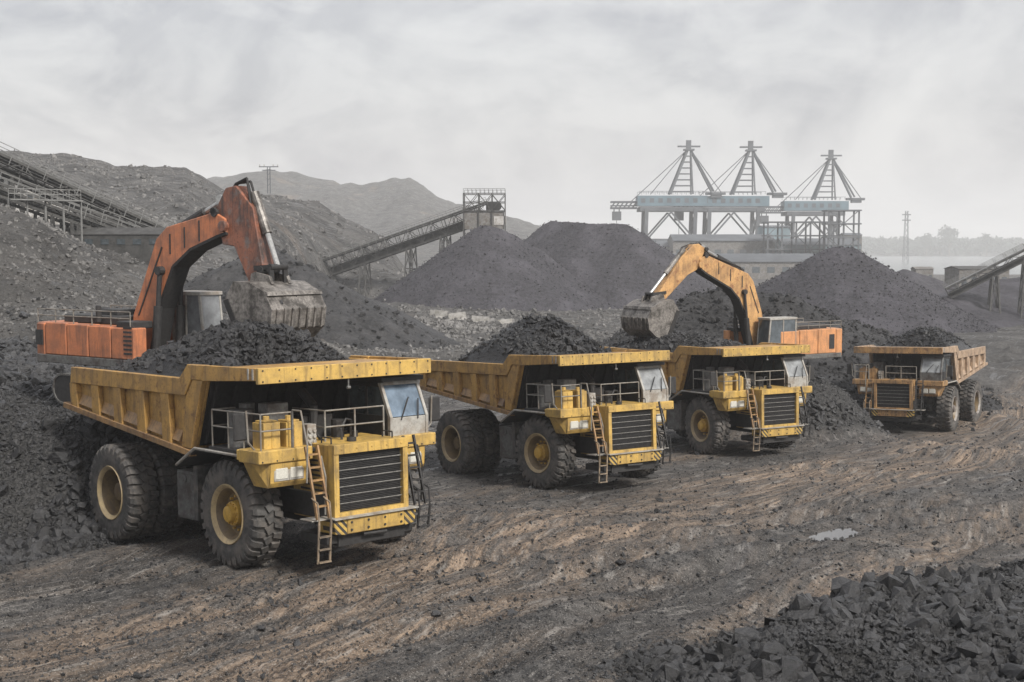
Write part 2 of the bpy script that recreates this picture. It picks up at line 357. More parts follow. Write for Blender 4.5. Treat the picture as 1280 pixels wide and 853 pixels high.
    hz = -13.5 + (h4+13.5)*k4 + 6*fbm(x*.012, y*.012, 71, 5)*k4
    m4 = (y > 600)*(h4 > -13); hill = np.where(m4, 1, hill); hz = hz + 9*fbm(x*.03, y*.02, 73, 5)*k4; z = np.where(m4, np.maximum(z, hz), z)
    # rubble plain between the trucks and the stockpiles
    pl = sst(95, 125, y)*sst(600, 300, y); z = z + pl*.35*fbm(x*.12, y*.12, 81, 4); hill = np.maximum(hill, pl*.9)
    # coal windrow in the lower right corner
    v = (x-2.3)*.676 - (y-23.3)*.737 + .5*fbm(x*.5, y*.5, 91, 3)
    kr = sst(0, 1.6, v)*sst(40, 33, y)*sst(1.5, 6, x); z = z + kr*(.55+.06*np.clip(v, 0, 8) + .55*fbm(x*.55, y*.55, 93, 3)); coalm = np.maximum(coalm, sst(-.35, .35, v)*sst(41, 34, y)*sst(1, 3, x))
    # harbour: the land falls below the water
    land = np.maximum(sst(640, 600, y), sst(175, 150, x)*sst(1010, 980, y)); land = np.maximum(land, sst(80, 20, x)); land = np.maximum(land, sst(2480, 2560, y))
    z = np.where(y > 300, z*land + (-24)*(1-land), z); z = z + sst(2500, 2800, y)*(9+5*fbm(x*.004, y*.004, 5, 3))
    hill = np.where(y > 600, 1, hill)
    cz = c + 1.3*np.sin(a*.055+.8) + 2.5*fbm(a*.05, c*.09, 35, 4); zone = np.maximum(sst(-21.5, -18.5, cz)*sst(-11.5, -14.5, cz), .6*np.exp(-((cz+25.5)/1.3)**2)); zone = np.maximum(zone, .6*np.exp(-((cz+7.5)/1.2)**2))*sst(150, 90, y)
    rut = np.clip(.30*rut + .75*zone*(.55+.45*sst(-.2, .3, fbm(a*.12, c*.5, 37, 4))), 0, 1)
    return z, coalm, hill, rut
def tz(x, y): return float(terrain(np.array([x]), np.array([y]))[0][0])

def build_ground():
    nr, nc = 900, 640
    ys = 10*np.exp(np.linspace(0, math.log(700), nr)); t = np.linspace(-1, 1, nc); t = .62*t + .30*t**5
    X = ys[:,None]*t[None,:]; Y = np.repeat(ys[:,None], nc, 1); x = X.ravel(); y = Y.ravel()
    z, cm, hl, rt = terrain(x, y)
    i = np.arange(nr-1)[:,None]*nc + np.arange(nc-1)[None,:]; i = i.ravel(); F = np.stack([i, i+1, i+nc+1, i+nc], 1)
    o = np_mesh('ground', np.stack([x, y, z], 1), F, M['ground'], {'coal': cm, 'hill': hl, 'rut': rt}, True)
    tag(o, 'muddy haul road and spoil slopes of the mine', 'ground', kind='structure')
build_ground()
w = MB(); w.add([(-400,560,-16),(5600,560,-16),(5600,7000,-16),(-400,7000,-16)], [(0,1,2,3)])
tag(w.build('water', M['water']), 'pale harbour water beyond the stockpiles', 'water', kind='structure')

# ------------------------------------------------------------------ rocks
def rock_variants(n=12, k=11, seed=3):
    rg = np.random.default_rng(seed); out = []
    for _ in range(n):
        p = rg.normal(size=(k, 3)); p /= np.linalg.norm(p, axis=1)[:,None]; p *= rg.uniform(.75, 1.1, (k, 1)); p *= np.array([1, rg.uniform(.65, .95), rg.uniform(.5, .8)])
        bm = bmesh.new()
        for q in p: bm.verts.new(q)
        r = bmesh.ops.convex_hull(bm, input=bm.verts)
        bmesh.ops.delete(bm, geom=[e for e in r['geom_interior'] if isinstance(e, bmesh.types.BMVert)], context='VERTS')
        bmesh.ops.triangulate(bm, faces=bm.faces); bm.verts.index_update()
        V = np.array([v.co[:] for v in bm.verts]); F = np.array([[v.index for v in f.verts] for f in bm.faces]); bm.free(); out.append((V, F))
    return out
ROCKS = rock_variants()
def rot_mats(n):
    q = RNG.normal(size=(n, 4)); q /= np.linalg.norm(q, axis=1)[:,None]; w_, x, y, z = q.T
    return np.stack([1-2*(y*y+z*z), 2*(x*y-z*w_), 2*(x*z+y*w_), 2*(x*y+z*w_), 1-2*(x*x+z*z), 2*(y*z-x*w_), 2*(x*z-y*w_), 2*(y*z+x*w_), 1-2*(x*x+y*y)], 1).reshape(n, 3, 3)
def rocks_np(P, S):
    """many angular lumps as one vertex/face block"""
    Vs = []; Fs = []; b = 0; n = len(P); Rm = rot_mats(n); kind = RNG.integers(0, len(ROCKS), n)
    for k, (V, F) in enumerate(ROCKS):
        ix = np.where(kind == k)[0]
        if not len(ix): continue
        A = np.einsum('nij,vj->nvi', Rm[ix], V)*S[ix][:,None,None] + P[ix][:,None,:]
        Fs.append((F[None]+(np.arange(len(ix))*len(V))[:,None,None]+b).reshape(-1, 3)); Vs.append(A.reshape(-1, 3)); b += len(ix)*len(V)
    return np.concatenate(Vs), np.concatenate(Fs)

# loose coal over the banks, the windrow and (sparser, smaller) the road
def scatter_ground():
    n = 700000; t = RNG.uniform(-.5, .5, n); inv = RNG.uniform(1/95, 1/20, n); y = 1/inv; x = t*y
    z, cm, hl, rt = terrain(x, y)
    clump = fbm(x*.35, y*.35, 101, 3)
    p = np.clip(cm*.55 + .09 + .24*np.clip(clump, 0, 1)*(1-rt), 0, 1)*(1-.85*sst(0, .8, hl)*(y > 60)); keep = RNG.uniform(0, 1, n) < p
    x, y, z, cm, clump = x[keep], y[keep], z[keep], cm[keep], clump[keep]; n = len(x)
    s = .0175*np.exp(RNG.normal(0, .62, n))*(y/28)**.75*(1+1.9*cm*sst(-.5, .3, clump)); left = (x < -9) & (cm > .4); s[left] *= 1.5; big = RNG.uniform(0, 1, n) < .03*cm; s[big] *= 2.4; s = np.minimum(s, .42)
    V, F = rocks_np(np.stack([x, y, z+.15*s], 1), s)
    tag(np_mesh('loose_coal', V, F, M['coal']), 'loose black coal lumps strewn over the banks and road', 'coal', kind='stuff')
scatter_ground()
def scatter_slopes():
    n = 90000; t = RNG.uniform(-.45, .12, n); inv = RNG.uniform(1/330, 1/58, n); y = 1/inv; x = t*y
    z, cm, hl, rt = terrain(x, y); k = (hl > .4) & (RNG.uniform(0, 1, n) < .25+.6*np.clip(fbm(x*.08, y*.08, 111, 4)*2, 0, 1)); x, y, z = x[k], y[k], z[k]
    s = .0016*y*np.exp(RNG.normal(0, .45, len(x))); V, F = rocks_np(np.stack([x, y, z], 1), np.minimum(s, .0045*y)); tag(np_mesh('spoil_rocks', V, F, M['spoil']), 'grey stones strewn over the spoil slopes at the left', 'stones', kind='stuff')
scatter_slopes()
# the largest lumps one can point at
def big_lumps():
    n = 0
    for i in range(5000):
        y = random.uniform(23.5, 33); x = random.uniform(3, 15)
        v = (x-2.3)*.676 - (y-23.3)*.737
        if v < .3 or x/y > .44: continue
        s = random.choice((.12,.13,.15,.16,.18,.22,.3)); V, F = ROCKS[n % len(ROCKS)]
        me = bpy.data.meshes.get('coal_boulder_%d' % (n % 12))
        if me is None:
            me = bpy.data.meshes.new('coal_boulder_%d' % (n % 12)); me.from_pydata([tuple(q) for q in V], [], [tuple(int(k) for k in f) for f in F]); me.materials.append(M['coal'])
            bm = bmesh.new(); bm.from_mesh(me); bmesh.ops.subdivide_edges(bm, edges=bm.edges, cuts=2, use_grid_fill=True)
            for vv in bm.verts: vv.co *= 1+random.uniform(-.06, .06)
            bm.to_mesh(me); bm.free()
        o = bpy.data.objects.new('coal_boulder', me); COL.objects.link(o)
        o.location = (x, y, tz(x, y)+s*.25); o.scale = (s,)*3; o.rotation_euler = [random.uniform(0, 6.28) for _ in range(3)]
        tag(o, 'large angular coal lump in the loose heap along the lower right corner', 'coal lump', 'coal lumps of the foreground heap'); n += 1
        if n >= 70: break
big_lumps()

# ------------------------------------------------------------------ haul trucks
TR_R = 1.35
def tyre_mb(W=.84, nl=30):
    h = W/2; m = MB()
    prof = [(-h*.80,.66),(-h*.93,.74),(-h,.92),(-h,1.08),(-h*.93,1.2),(-h*.8,1.265),(0,1.285),(h*.8,1.265),(h*.93,1.2),(h,1.08),(h,.92),(h*.93,.74),(h*.80,.66),(0,.62),(-h*.8,.66)]
    m.lathe(prof, 60)
    for i in range(nl):
        for sd in (-1, 1):
            a = 2*math.pi*(i+(.5 if sd > 0 else 0))/nl; Mx = Matrix.Rotation(-a, 4, 'Y')
            # shoulder lug
            w0, w1 = .062, .09
            vs = []
            for (yy, r0, r1, ww, sk) in ((h*.30, 1.24, TR_R, w0, .05), (h*.86, 1.2, TR_R-.01, w1, 0), (h*1.01, 1.06, 1.25, w1*.9, -.01)):
                for (r, t) in ((r0,-ww),(r0,ww),(r1,ww*.85),(r1,-ww*.85)): vs.append(Mx @ Vector((r, sd*yy, t+sk*sd)))
            fs = [(3,2,1,0),(8,9,10,11)]
            for q in range(2):
                for e in range(4): fs.append((q*4+e, q*4+(e+1) % 4, q*4+4+(e+1) % 4, q*4+4+e))
            m.add(vs, fs)
        a = 2*math.pi*(i+.25)/nl; Mx = Matrix.Rotation(-a, 4, 'Y'); m.box(1.24, TR_R-.004, -h*.22, h*.22, -.095, .095, Mx @ Matrix.Rotation(.5, 4, 'X'))
    return m
def rim_front(m=None):
    m = MB(); h = .42   # outer face towards +y
    m.lathe([(h*.88,.68),(h*.72,.60),(h*.25,.52),(h*.1,.30),(h*.12,.0001)], 40)
    return m
def rim_ring():
    m = MB(); h = .42; m.lathe([(h*.80,.64),(h*.98,.70),(h*1.02,.74),(h*.94,.755),(h*.89,.69),(h*.80,.66)], 40); return m
def hub_front():
    m = MB(); h = .42; m.lathe([(h*.1,.33),(h*.62,.30),(h*.66,.22),(h*.95,.2),(h*1.0,.15),(h*1.0,.0001)], 24)
    for k in range(12):
        a = k*math.pi/6; m.tube((.42*math.cos(a), h*.17, .42*math.sin(a)), (.42*math.cos(a), h*.34, .42*math.sin(a)), .035, 6)
        m.tube((.255*math.cos(a), h*.60, .255*math.sin(a)), (.255*math.cos(a), h*.73, .255*math.sin(a)), .025, 6)
    return m
def rim_rear():
    m = MB(); h = .42
    m.lathe([(h*.88,.68),(h*.60,.62),(-h*.5,.58),(-h*.7,.40),(-h*.3,.34),(-h*.22,.0001)], 40); return m
def hub_rear():
    m = MB(); h = .42; m.lathe([(-h*.7,.38),(-h*.1,.36),(0,.28),(h*.35,.25),(h*.4,.18),(h*.4,.0001)], 24)
    for k in range(14):
        a = k*math.pi/7; m.tube((.31*math.cos(a), -h*.12, .31*math.sin(a)), (.31*math.cos(a), h*.06, .31*math.sin(a)), .03, 6)
    return m
_mesh_cache = {}
def cached(key, name, maker, mat, parent, smooth=False, mtx=None):
    k = (key, mat.name)
    if k not in _mesh_cache:
        o = maker().build(name, mat, parent, smooth=smooth); _mesh_cache[k] = o.data
        if smooth:
            bm = bmesh.new(); bm.from_mesh(o.data)
            for e in bm.edges: e.smooth = e.calc_face_angle(0) < R(32)
            bm.to_mesh(o.data); bm.free()
    else:
        o = bpy.data.objects.new(name, _mesh_cache[k]); COL.objects.link(o); o.parent = parent
    if mtx is not None: o.matrix_local = mtx
    return o

def make_truck(P):
    """P: materials. x forward, y left, z up, origin on the ground under the front axle"""
    Y_, YS, DK, GR, RL = P['front'], P['side'], M['dark'], M['grey'], M['rail']
    root = empty('haul_truck')
    # chassis, axles, engine block
    m = MB()
    for s in (-1, 1): m.box(-7.4, 2.5, s*.95-.17, s*.95+.17, 1.35, 1.95)
    for x in (-6.9, -4.2, -2.0, .9, 2.3): m.box(x-.2, x+.2, -.8, .8, 1.4, 1.85)
    m.tube((-5.58, -2.2, 1.35), (-5.58, 2.2, 1.35), .42, 14); m.tube((-5.58,0,1.35), (-3.9,0,1.5), .5, 12); m.tube((0,-1.7,1.35), (0,2.1,1.35), .28, 12)
    m.box(-.6, 2.5, -.85, .85, 1.1, 2.3); m.box(1.6, 2.75, -1.3, 1.3, .78, 1.0); m.box(-1.9, -.6, -.75, .75, 1.05, 2.6)
    m.build('chassis', DK, root, .02)
    for s in (-1, 1):
        c = MB(); c.tube((-3.3, s*.72, 1.75), (-4.3, s*.72, 3.0), .17, 12); c.tube((-3.3, s*1.0, 1.2), (-3.2, s*.7, 1.9), .12, 8)
        c.build('hoist_cylinder', GR, root, smooth=False)
        c = MB(); c.tube((.25, s*1.45, 1.2), (-.1, s*1.3, 2.75), .16, 12); c.tube((.2, s*1.45, 1.5), (.05, s*1.38, 2.1), .21, 12); c.build('suspension_strut', GR, root)
    # wheels
    for (x, ys, rear) in ((0, 1.93, False), (-5.58, 2.32, True), (-5.58, 1.40, True)):
        for s in (-1, 1):
            if not rear: ys = 1.95 if s < 0 else 2.4
            wh = empty('wheel', Matrix.Translation((x, s*ys, TR_R)) @ (Matrix.Rotation(math.pi, 4, 'Z') if s < 0 else Matrix()) @ Matrix.Rotation(random.uniform(0, 1), 4, 'Y'), root)
            cached('tyre', 'tyre', tyre_mb, M['rubber'], wh, True)
            cached('rg', 'rim_flange', rim_ring, P['ring'], wh, True)
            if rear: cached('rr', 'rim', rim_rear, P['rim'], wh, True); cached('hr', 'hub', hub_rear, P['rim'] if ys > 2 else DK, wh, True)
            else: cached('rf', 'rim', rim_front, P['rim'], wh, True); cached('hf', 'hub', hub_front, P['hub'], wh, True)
    # dump body
    body = empty('dump_body', Matrix(), root)
    bot = lambda x: 2.82 + (x+1.32)*(3.66-2.82)/(-8.61+1.32)
    rail_top = lambda x: 4.66 + (x+1.75)*(4.74-4.66)/(-8.07+1.75)
    m = MB()
    prof = [(-8.1,4.70),(-1.75,4.62),(-1.35,4.98),(-.52,4.98),(-1.32,2.84),(-8.58,3.68)]
    for s in (-1, 1): m.prism(prof, s*2.34, s*2.44)
    m.prism([(-8.7,3.62),(-1.30,2.76),(-1.36,2.98),(-8.64,3.86)], -2.335, 2.335)
    for k in range(8):
        y = -2.1+k*.6; m.prism([(-8.4,3.40),(-1.6,2.6),(-1.6,2.775),(-8.4,3.58)], y-.08, y+.08)
    m.build('bed_shell', YS, body, .02)
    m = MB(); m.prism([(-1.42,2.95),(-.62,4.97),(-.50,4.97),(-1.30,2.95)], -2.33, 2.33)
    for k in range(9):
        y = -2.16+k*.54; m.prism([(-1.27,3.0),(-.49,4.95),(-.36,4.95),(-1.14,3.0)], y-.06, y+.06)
    m.build('front_wall', M['steelshade'], body, .01)  # shade under the canopy painted in as black; the wall itself is yellow
    for s in (-1, 1):
        m = MB(); A = s*2.445; B = s*2.62
        m.prism([(-8.16,4.30),(-8.07,4.76),(-1.75,4.68),(-1.33,5.04),(-.5,5.04),(-.62,4.66),(-1.15,4.66),(-1.5,4.24)], A, B)
        m.build('top_rail', YS, body, .015)
        m = MB(); xs = [-8.25, -6.85, -5.5, -4.15, -2.8]; A = s*2.445; B = s*2.60
        for i, x in enumerate(xs): m = MB(); m.prism([(x,4.30),(x+.42,4.28),(x+.42+.1,bot(x+.42)+.02),(x+.04,bot(x)+.02)], A, B); m.build('side_rib', YS, body, .015)
        m = MB(); m.prism([(-1.47,4.24),(-1.12,4.66),(-.64,4.66),(-1.3,2.9),(-1.75,2.92)], A, B-.01*s)
        m.build('corner_post', YS, body, .015)
        m = MB(); m.prism([(-8.64,3.55),(-1.25,2.70),(-1.25,2.86),(-8.62,3.71)], A, s*2.635)
        xe = xs[1:] + [-1.9]
        for i, x in enumerate(xs): # dust ledges low in each pocket
            x0 = x+.5; x1 = xe[i]-.02; m.add([(x0, A, bot(x0)+.42),(x1, A, bot(x1)+.42),(x1, s*2.57, bot(x1)+.14),(x0, s*2.57, bot(x0)+.14),(x0, A, bot(x0)+.13),(x1, A, bot(x1)+.13)], [(0,1,2,3),(3,2,5,4),(0,3,4),(1,5,2)])
        m.build('lower_lip', P['lip'], body, .01)
    m = MB(); m.box(-.5, 1.88, -2.5, 2.5, 4.90, 4.97)
    for s in (-1, 1): m.prism([(-.62,4.64),(-.5,5.04),(1.87,5.04),(1.87,4.74)], s*2.50, s*2.62)
    for y in (-1.5, -.5, .5, 1.5): m.box(-.4, 1.85, y-.06, y+.06, 4.74, 4.9)
    m.build('canopy', YS, root, .012)
    m = MB(); m.box(1.875, 2.0, -2.62, 2.62, 4.66, 5.04); m.build('canopy_beam', Y_, root, .012)
    for s in (-1, 1):
        for xa in (1.73, 1.53): m = MB(); m.box(xa, xa+.06, s*2.625-.012, s*2.625+.012, 4.76, 5.02); m.build('canopy_bracket', M['pale'], root)
    m = MB(); m.tube((1.94,0,4.68), (1.94,0,4.44), .02, 6); m.tube((1.94,-.05,4.44), (1.94,.05,4.44), .04, 8); m.build('work_lamp', M['grey'], root)
    # deck, fascias, hood
    m = MB(); m.box(-.35, 2.0, -2.62, 2.62, 2.96, 3.05); m.build('deck', DK, root, .01)
    hood = MB(); hood.prism([(1.0,1.3),(2.62,1.3),(2.62,3.14),(1.0,3.16)], -1.06, 1.06)
    hood.build('hood', Y_, root, .02)
    for s in (-1, 1):
        m = MB()
        for k in range(9): z = 1.75+k*.12; m.box(1.35, 2.3, s*1.064-.012, s*1.064+.012, z, z+.05)
        m.build('hood_louvre', DK, root)
    m = MB()
    for y in np.linspace(-2.5, 2.5, 12): m.tube((1.999,y,4.72), (2.014,y,4.72), .022, 6); m.tube((1.999,y,4.98), (2.014,y,4.98), .022, 6)
    for s in (-1, 1):
        for y in (1.3,1.75,2.2,2.6): m.tube((2.069,s*y,2.84), (2.084,s*y,2.84), .02, 6)
    for y in (-.75,-.25,.25,.75): m.tube((2.99,y,1.12), (3.015,y,1.12), .03, 6); m.tube((2.99,y,1.3), (3.015,y,1.3), .03, 6)
    m.build('bolt_row', M['dark'], root)
    for y in (-.95, .9): m = MB(); m.path([(2.5,y,3.15),(2.5,y,3.3),(2.1,y,3.3),(2.1,y,3.15)], .02, 6); m.build('hood_handle', DK, root)
    m = MB(); m.tube((2.3,-.2,3.14), (2.3,-.2,3.24), .12, 12); m.build('radiator_cap', DK, root); m = MB(); m.tube((1.6,.4,3.14), (1.6,.4,3.3), .09, 10); m.build('filler_cap', DK, root)
    for s in (-1, 1):
        m = MB(); m.box(1.15, 2.07, s*1.18, s*2.69, 2.78, 3.10); m.box(1.05, 1.16, s*1.18, s*2.69, 2.82, 3.08); m.build('fascia', Y_, root, .025)
        m = MB(); m.prism([(1.25,2.775),(2.02,2.775),(1.98,2.3),(1.9,2.18),(1.25,2.18)], s*1.28, s*2.35)
        vs = [(1.25,s*2.35,2.775),(2.02,s*2.35,2.775),(1.98,s*2.35,2.3),(1.9,s*2.35,2.18),(1.25,s*2.35,2.18),(1.2,s*2.6,2.775),(1.6,s*2.6,2.775)]
        m.add(vs, [(0,1,6,5),(1,2,3,6),(3,4,5,6),(0,5,4)])
        lb = m.build('headlight_housing', Y_, root, .012)
        for q in (0, 1):
            h = MB(); y = s*(1.62+.42*q); h.box(1.985, 2.02, y-.17, y+.17, 2.38, 2.64); h.build('headlight', M['lens'], root, .012)
        h = MB()
        for q in (0, 1):
            y = s*(1.62+.42*q); h.box(1.97, 2.005, y-.205, y+.205, 2.64, 2.68); h.box(1.97, 2.005, y-.205, y+.205, 2.34, 2.38); h.box(1.97, 2.005, y-.205, y-.17, 2.38, 2.64); h.box(1.97, 2.005, y+.17, y+.205, 2.38, 2.64)
        h.build('headlight_frame', M['pale'], root)
        # fender over the front tyre
        f = MB()
        f.prism([(-1.95,2.45),(-1.0,2.93),(1.1,2.93),(1.1,2.88),(-.98,2.88),(-1.92,2.39)], s*1.5, s*2.62); f.build('fender', DK, root)
        f = MB(); f.path([(-1.95,s*2.64,2.44),(-1.0,s*2.64,2.94),(1.15,s*2.64,2.92)], .04, 6); f.build('fender_trim', M['pale'], root)
    # grille
    g = empty('radiator_grille', Matrix(), root)
    m = MB(); m.box(2.62, 2.86, -1.12, 1.12, 2.93, 3.16); m.box(2.62, 2.84, -1.12, -.97, 1.42, 2.93); m.box(2.62, 2.84, .97, 1.12, 1.42, 2.93); m.box(2.62, 2.84, -.97, .97, 1.42, 1.52)
    for y in (-.9,-.45,0,.45,.9): m.tube((2.86,y,3.05), (2.875,y,3.05), .03, 8)
    m.build('grille_frame', Y_, g, .012)
    m = MB(); m.box(2.625, 2.70, -.968, .968, 1.522, 2.928)
    for i in range(34):
        z = 1.56+i*.0405; m.box(2.70, 2.735, -.965, .965, z, z+.016)
    m.build('grille_mesh', DK, g)
    m = MB()
    for i in range(6): z = 1.72+i*.2; m.box(2.735, 2.76, -.966, .966, z, z+.022)
    m.build('grille_bar', M['railbar'], g)
    # bumper
    b = empty('bumper', Matrix(), root)
    m = MB(); m.prism([(2.45,1.0),(2.98,1.02),(3.0,1.40),(2.45,1.40)], -.86, .86); m.box(2.2, 2.45, -1.15, 1.15, 1.02, 1.36); m.build('bumper_beam', Y_, b, .02)
    for s in (-1, 1):
        m = MB(); m.prism([(s*.865,1.0),(s*1.2,1.05),(s*1.25,1.38),(s*.865,1.40)], 2.46, 2.975, 'yz'); m.build('striped_end', M['stripes'], b, .015)
    m = MB(); m.box(2.4, 3.06, -1.27, 1.27, 1.404, 1.43); m.box(2.3, 2.8, -1.75, -1.28, 1.404, 1.43); m.box(2.3, 2.8, 1.28, 1.75, 1.404, 1.43); m.build('step_plate', M['pale'], b)
    m = MB(); m.box(1.7, 2.8, -1.0, 1.0, .72, .98); m.tube((2.9,-.35,.95), (2.9,.35,.93), .05, 8); m.build('skid_plate', DK, b)
    # ladders
    for s in (-1, 1):
        l = empty('ladder', Matrix(), root)
        m = MB(); y0, y1 = s*1.3, s*1.64; T = lambda z: 2.42+(3.05-z)*.28
        for y in (y0, y1): m.beam((T(3.05), y, 3.15), (T(1.45), y, 1.45), .05, .07)
        for z in (1.75,2.05,2.35,2.65,2.95): m.beam((T(z), y0, z), (T(z), y1, z), .09, .04)
        m.build('ladder_frame', P['ladder'] if s < 0 else M['dark'], l)
        m = MB(); y0, y1 = s*1.34, s*1.68
        zl = .42 if s < 0 else .85
        for y in (y0, y1): m.beam((2.99, y, 1.40), (2.9, y, zl), .035, .05)
        for z in ((.45,.75,1.05) if s < 0 else (.9,1.15)): m.beam((2.92+.06*z/1.4, y0, z), (2.92+.06*z/1.4, y1, z), .08, .035)
        for y in (y0, y1): m.path([(2.99,y,1.4),(2.95,y,1.85),(2.7,y,1.95)], .022, 6)
        m.build('lower_step', P['step'] if s < 0 else M['dark'], l)
        m = MB()
        for y in (s*1.25, s*1.7): m.path([(2.55,y,2.3),(2.6,y,3.2),(2.35,y,4.0),(2.0,y,4.0),(2.0,y,3.06)] if y*s > 1.3 and s < 0 else [(2.62,y,1.5),(2.68,y,2.4),(2.5,y,2.9)], .022, 6)
        m.build('grab_rail', M['rail'] if s < 0 else M['dark'], l)
    # deck handrail
    m = MB()
    for y in (-.7,.2,1.1): m.tube((1.9,y,3.05), (1.9,y,3.9), .024, 6)
    for z in (3.9,3.5): m.path([(.5,-.7,z),(1.9,-.7,z),(1.9,1.1,z)], .022, 6)
    m.build('front_handrail', RL, root)
    m = MB()
    for x in (-.25,.5,1.2): m.tube((x,-2.56,3.05), (x,-2.56,3.95), .022, 6)
    for z in (3.95,3.55): m.path([(-.25,-1.9,z),(-.25,-2.56,z),(1.95,-2.56,z),(1.95,-1.7,z)], .022, 6)
    m.tube((1.95,-2.56,3.05), (1.95,-2.56,3.95), .022, 6); m.tube((1.95,-1.7,3.05), (1.95,-1.7,3.95), .022, 6)
    m.build('side_handrail', RL, root)
    # boxes and tanks on the right deck
    for (x, y, w_, h) in ((1.5,-2.12,.46,.66),(1.55,-1.52,.46,.64)):
        m = MB(); m.box(x-.25, x+.25, y-w_/2, y+w_/2, 3.052, 3.052+h); m.box(x-.2, x+.2, y-w_/2+.05, y+w_/2-.05, 3.052+h, 3.1+h); m.box(x+.25, x+.27, y-.02, y+.02, 3.1, 3.0+h); m.tube((x,y,3.08+h), (x,y,3.2+h), .08, 10)
        m.build('air_filter_box', P['box'], root, .02)
    m = MB(); m.tube((.35,-2.1,3.052), (.35,-2.1,3.95), .33, 16); m.tube((-.2,-1.6,3.052), (-.2,-1.6,4.05), .2, 14); m.build('accumulator_tank', GR, root)
    m = MB(); m.box(.55, 1.0, -1.75, -1.15, 3.052, 4.1); m.box(.1, .5, -1.6, -1.0, 3.052, 3.8); m.build('control_cabinet', GR, root, .02)
    m = MB(); m.box(1.55, 1.85, -1.18, -.92, 3.052, 3.6)
    for z in (3.16,3.3,3.44): m.tube((1.85,-1.12,z), (1.9,-1.12,z), .05, 8); m.tube((1.85,-.99,z), (1.9,-.99,z), .05, 8)
    m.build('valve_block', M['pale'], root, .01)
    m = MB(); m.tube((.9,-.35,3.0), (.9,-.35,3.95), .12, 10); m.tube((.9,-.35,3.95), (.4,-.35,4.3), .12, 10); m.tube((1.3,.1,3.05), (1.3,.1,3.6), .17, 12); m.box(.2, .8, -.6, .3, 3.05, 3.7); m.build('exhaust', DK, root)
    m = MB(); m.path([(1.7,.2,3.1),(1.75,.2,3.6),(1.8,0,3.65),(1.85,-.2,3.4),(1.9,-.2,3.1)], .03, 6); m.build('hose', DK, root); m = MB(); m.path([(1.2,-.8,3.1),(1.3,-.7,3.5),(1.5,-.6,3.2),(1.9,-.6,3.08)], .035, 6); m.build('hose', DK, root)
    # cab
    cab = empty('cab', Matrix(), root)
    x0, y0, y1 = .05, 1.3, 2.56
    A = [(x0,3.06),(1.86,3.06),(1.86,3.62),(1.52,4.46),(1.5,4.7),(x0,4.7)]
    m = MB(); pr = [(1.80,3.06),(1.92,3.06),(1.93,3.58),(1.52,4.46),(1.40,4.46),(1.80,3.6)]
    for y in (y0, y1-.09): m.prism(pr, y, y+.09)
    m.prism([(1.80,3.06),(1.90,3.06),(1.91,3.56),(1.81,3.56)], y0+.09, y1-.09); m.prism([(1.42,4.38),(1.56,4.38),(1.52,4.48),(1.40,4.48)], y0+.09, y1-.09)
    m.build('windscreen_frame', P['cabframe'], cab, .012)
    m = MB(); m.box(x0, x0+.1, y0, y1, 3.06, 4.46); m.box(x0-.08, 1.68, y0-.06, y1+.06, 4.48, 4.60)
    for y in (y0, y1-.08): m.box(x0+.1, 1.80, y, y+.08, 3.06, 3.62); m.box(x0+.1, 1.42, y, y+.08, 4.34, 4.48); m.box(.85, .95, y, y+.08, 3.62, 4.34)
    m.build('cab_shell', M['dark'], cab, .015)
    m = MB(); pg = [(1.865,3.58),(1.885,3.58),(1.50,4.39),(1.48,4.39)]; m.prism(pg, y0+.092, y1-.092); m.build('windscreen', P['glass'], cab)
    for y in (y0+.03, y1-.05):
        m = MB(); m.prism([(.15,3.62),(.85,3.62),(.85,4.34),(.15,4.34)], y, y+.02); m.prism([(.95,3.62),(1.77,3.62),(1.45,4.34),(.95,4.34)], y, y+.02)
        m.build('side_window', M['glass'], cab)
    m = MB(); m.path([(1.93,1.65,3.5),(1.88,1.8,3.75),(1.73,2.05,4.05)], .018, 5); m.path([(1.93,2.2,3.5),(1.88,2.25,3.75),(1.76,2.35,4.0)], .018, 5); m.build('wiper', DK, cab)
    m = MB(); m.box(.5, 1.1, 1.6, 2.2, 3.1, 3.9); m.build('driver_seat', DK, cab)
    # mirrors
    for s in (-1, 1):
        m = MB(); m.path([(1.7,s*2.5,3.0),(1.75,s*2.78,3.3),(1.75,s*2.82,4.05)], .025, 6); m.build('mirror_arm', RL, root)
        m = MB(); m.box(1.66, 1.73, s*2.95-.19, s*2.95+.19, 3.35, 4.0); m.build('mirror', DK, root, .03)
    # hydraulic and fuel tanks between the wheels
    m = MB(); m.prism([(-2.75,.95),(-1.9,.95),(-1.8,1.1),(-1.8,2.2),(-2.75,2.2)], -2.2, -1.35); m.tube((-2.3,-2.2,2.0), (-2.3,-2.24,2.0), .09, 10); m.box(-2.72, -1.85, -2.22, -2.2, 1.0, 1.04); m.box(-2.72, -1.85, -2.22, -2.2, 2.12, 2.16); m.build('hydraulic_tank', GR, root, .02)
    m = MB(); m.tube((-3.0,1.75,1.6), (-1.8,1.75,1.6), .55, 20); m.build('fuel_tank', GR, root, .02)
    for s in (-1, 1): m = MB(); m.box(-1.7, -1.5, s*2.0-.3, s*2.0+.3, 1.0, 2.4); m.build('mud_flap', M['rubber'], root)
    return root

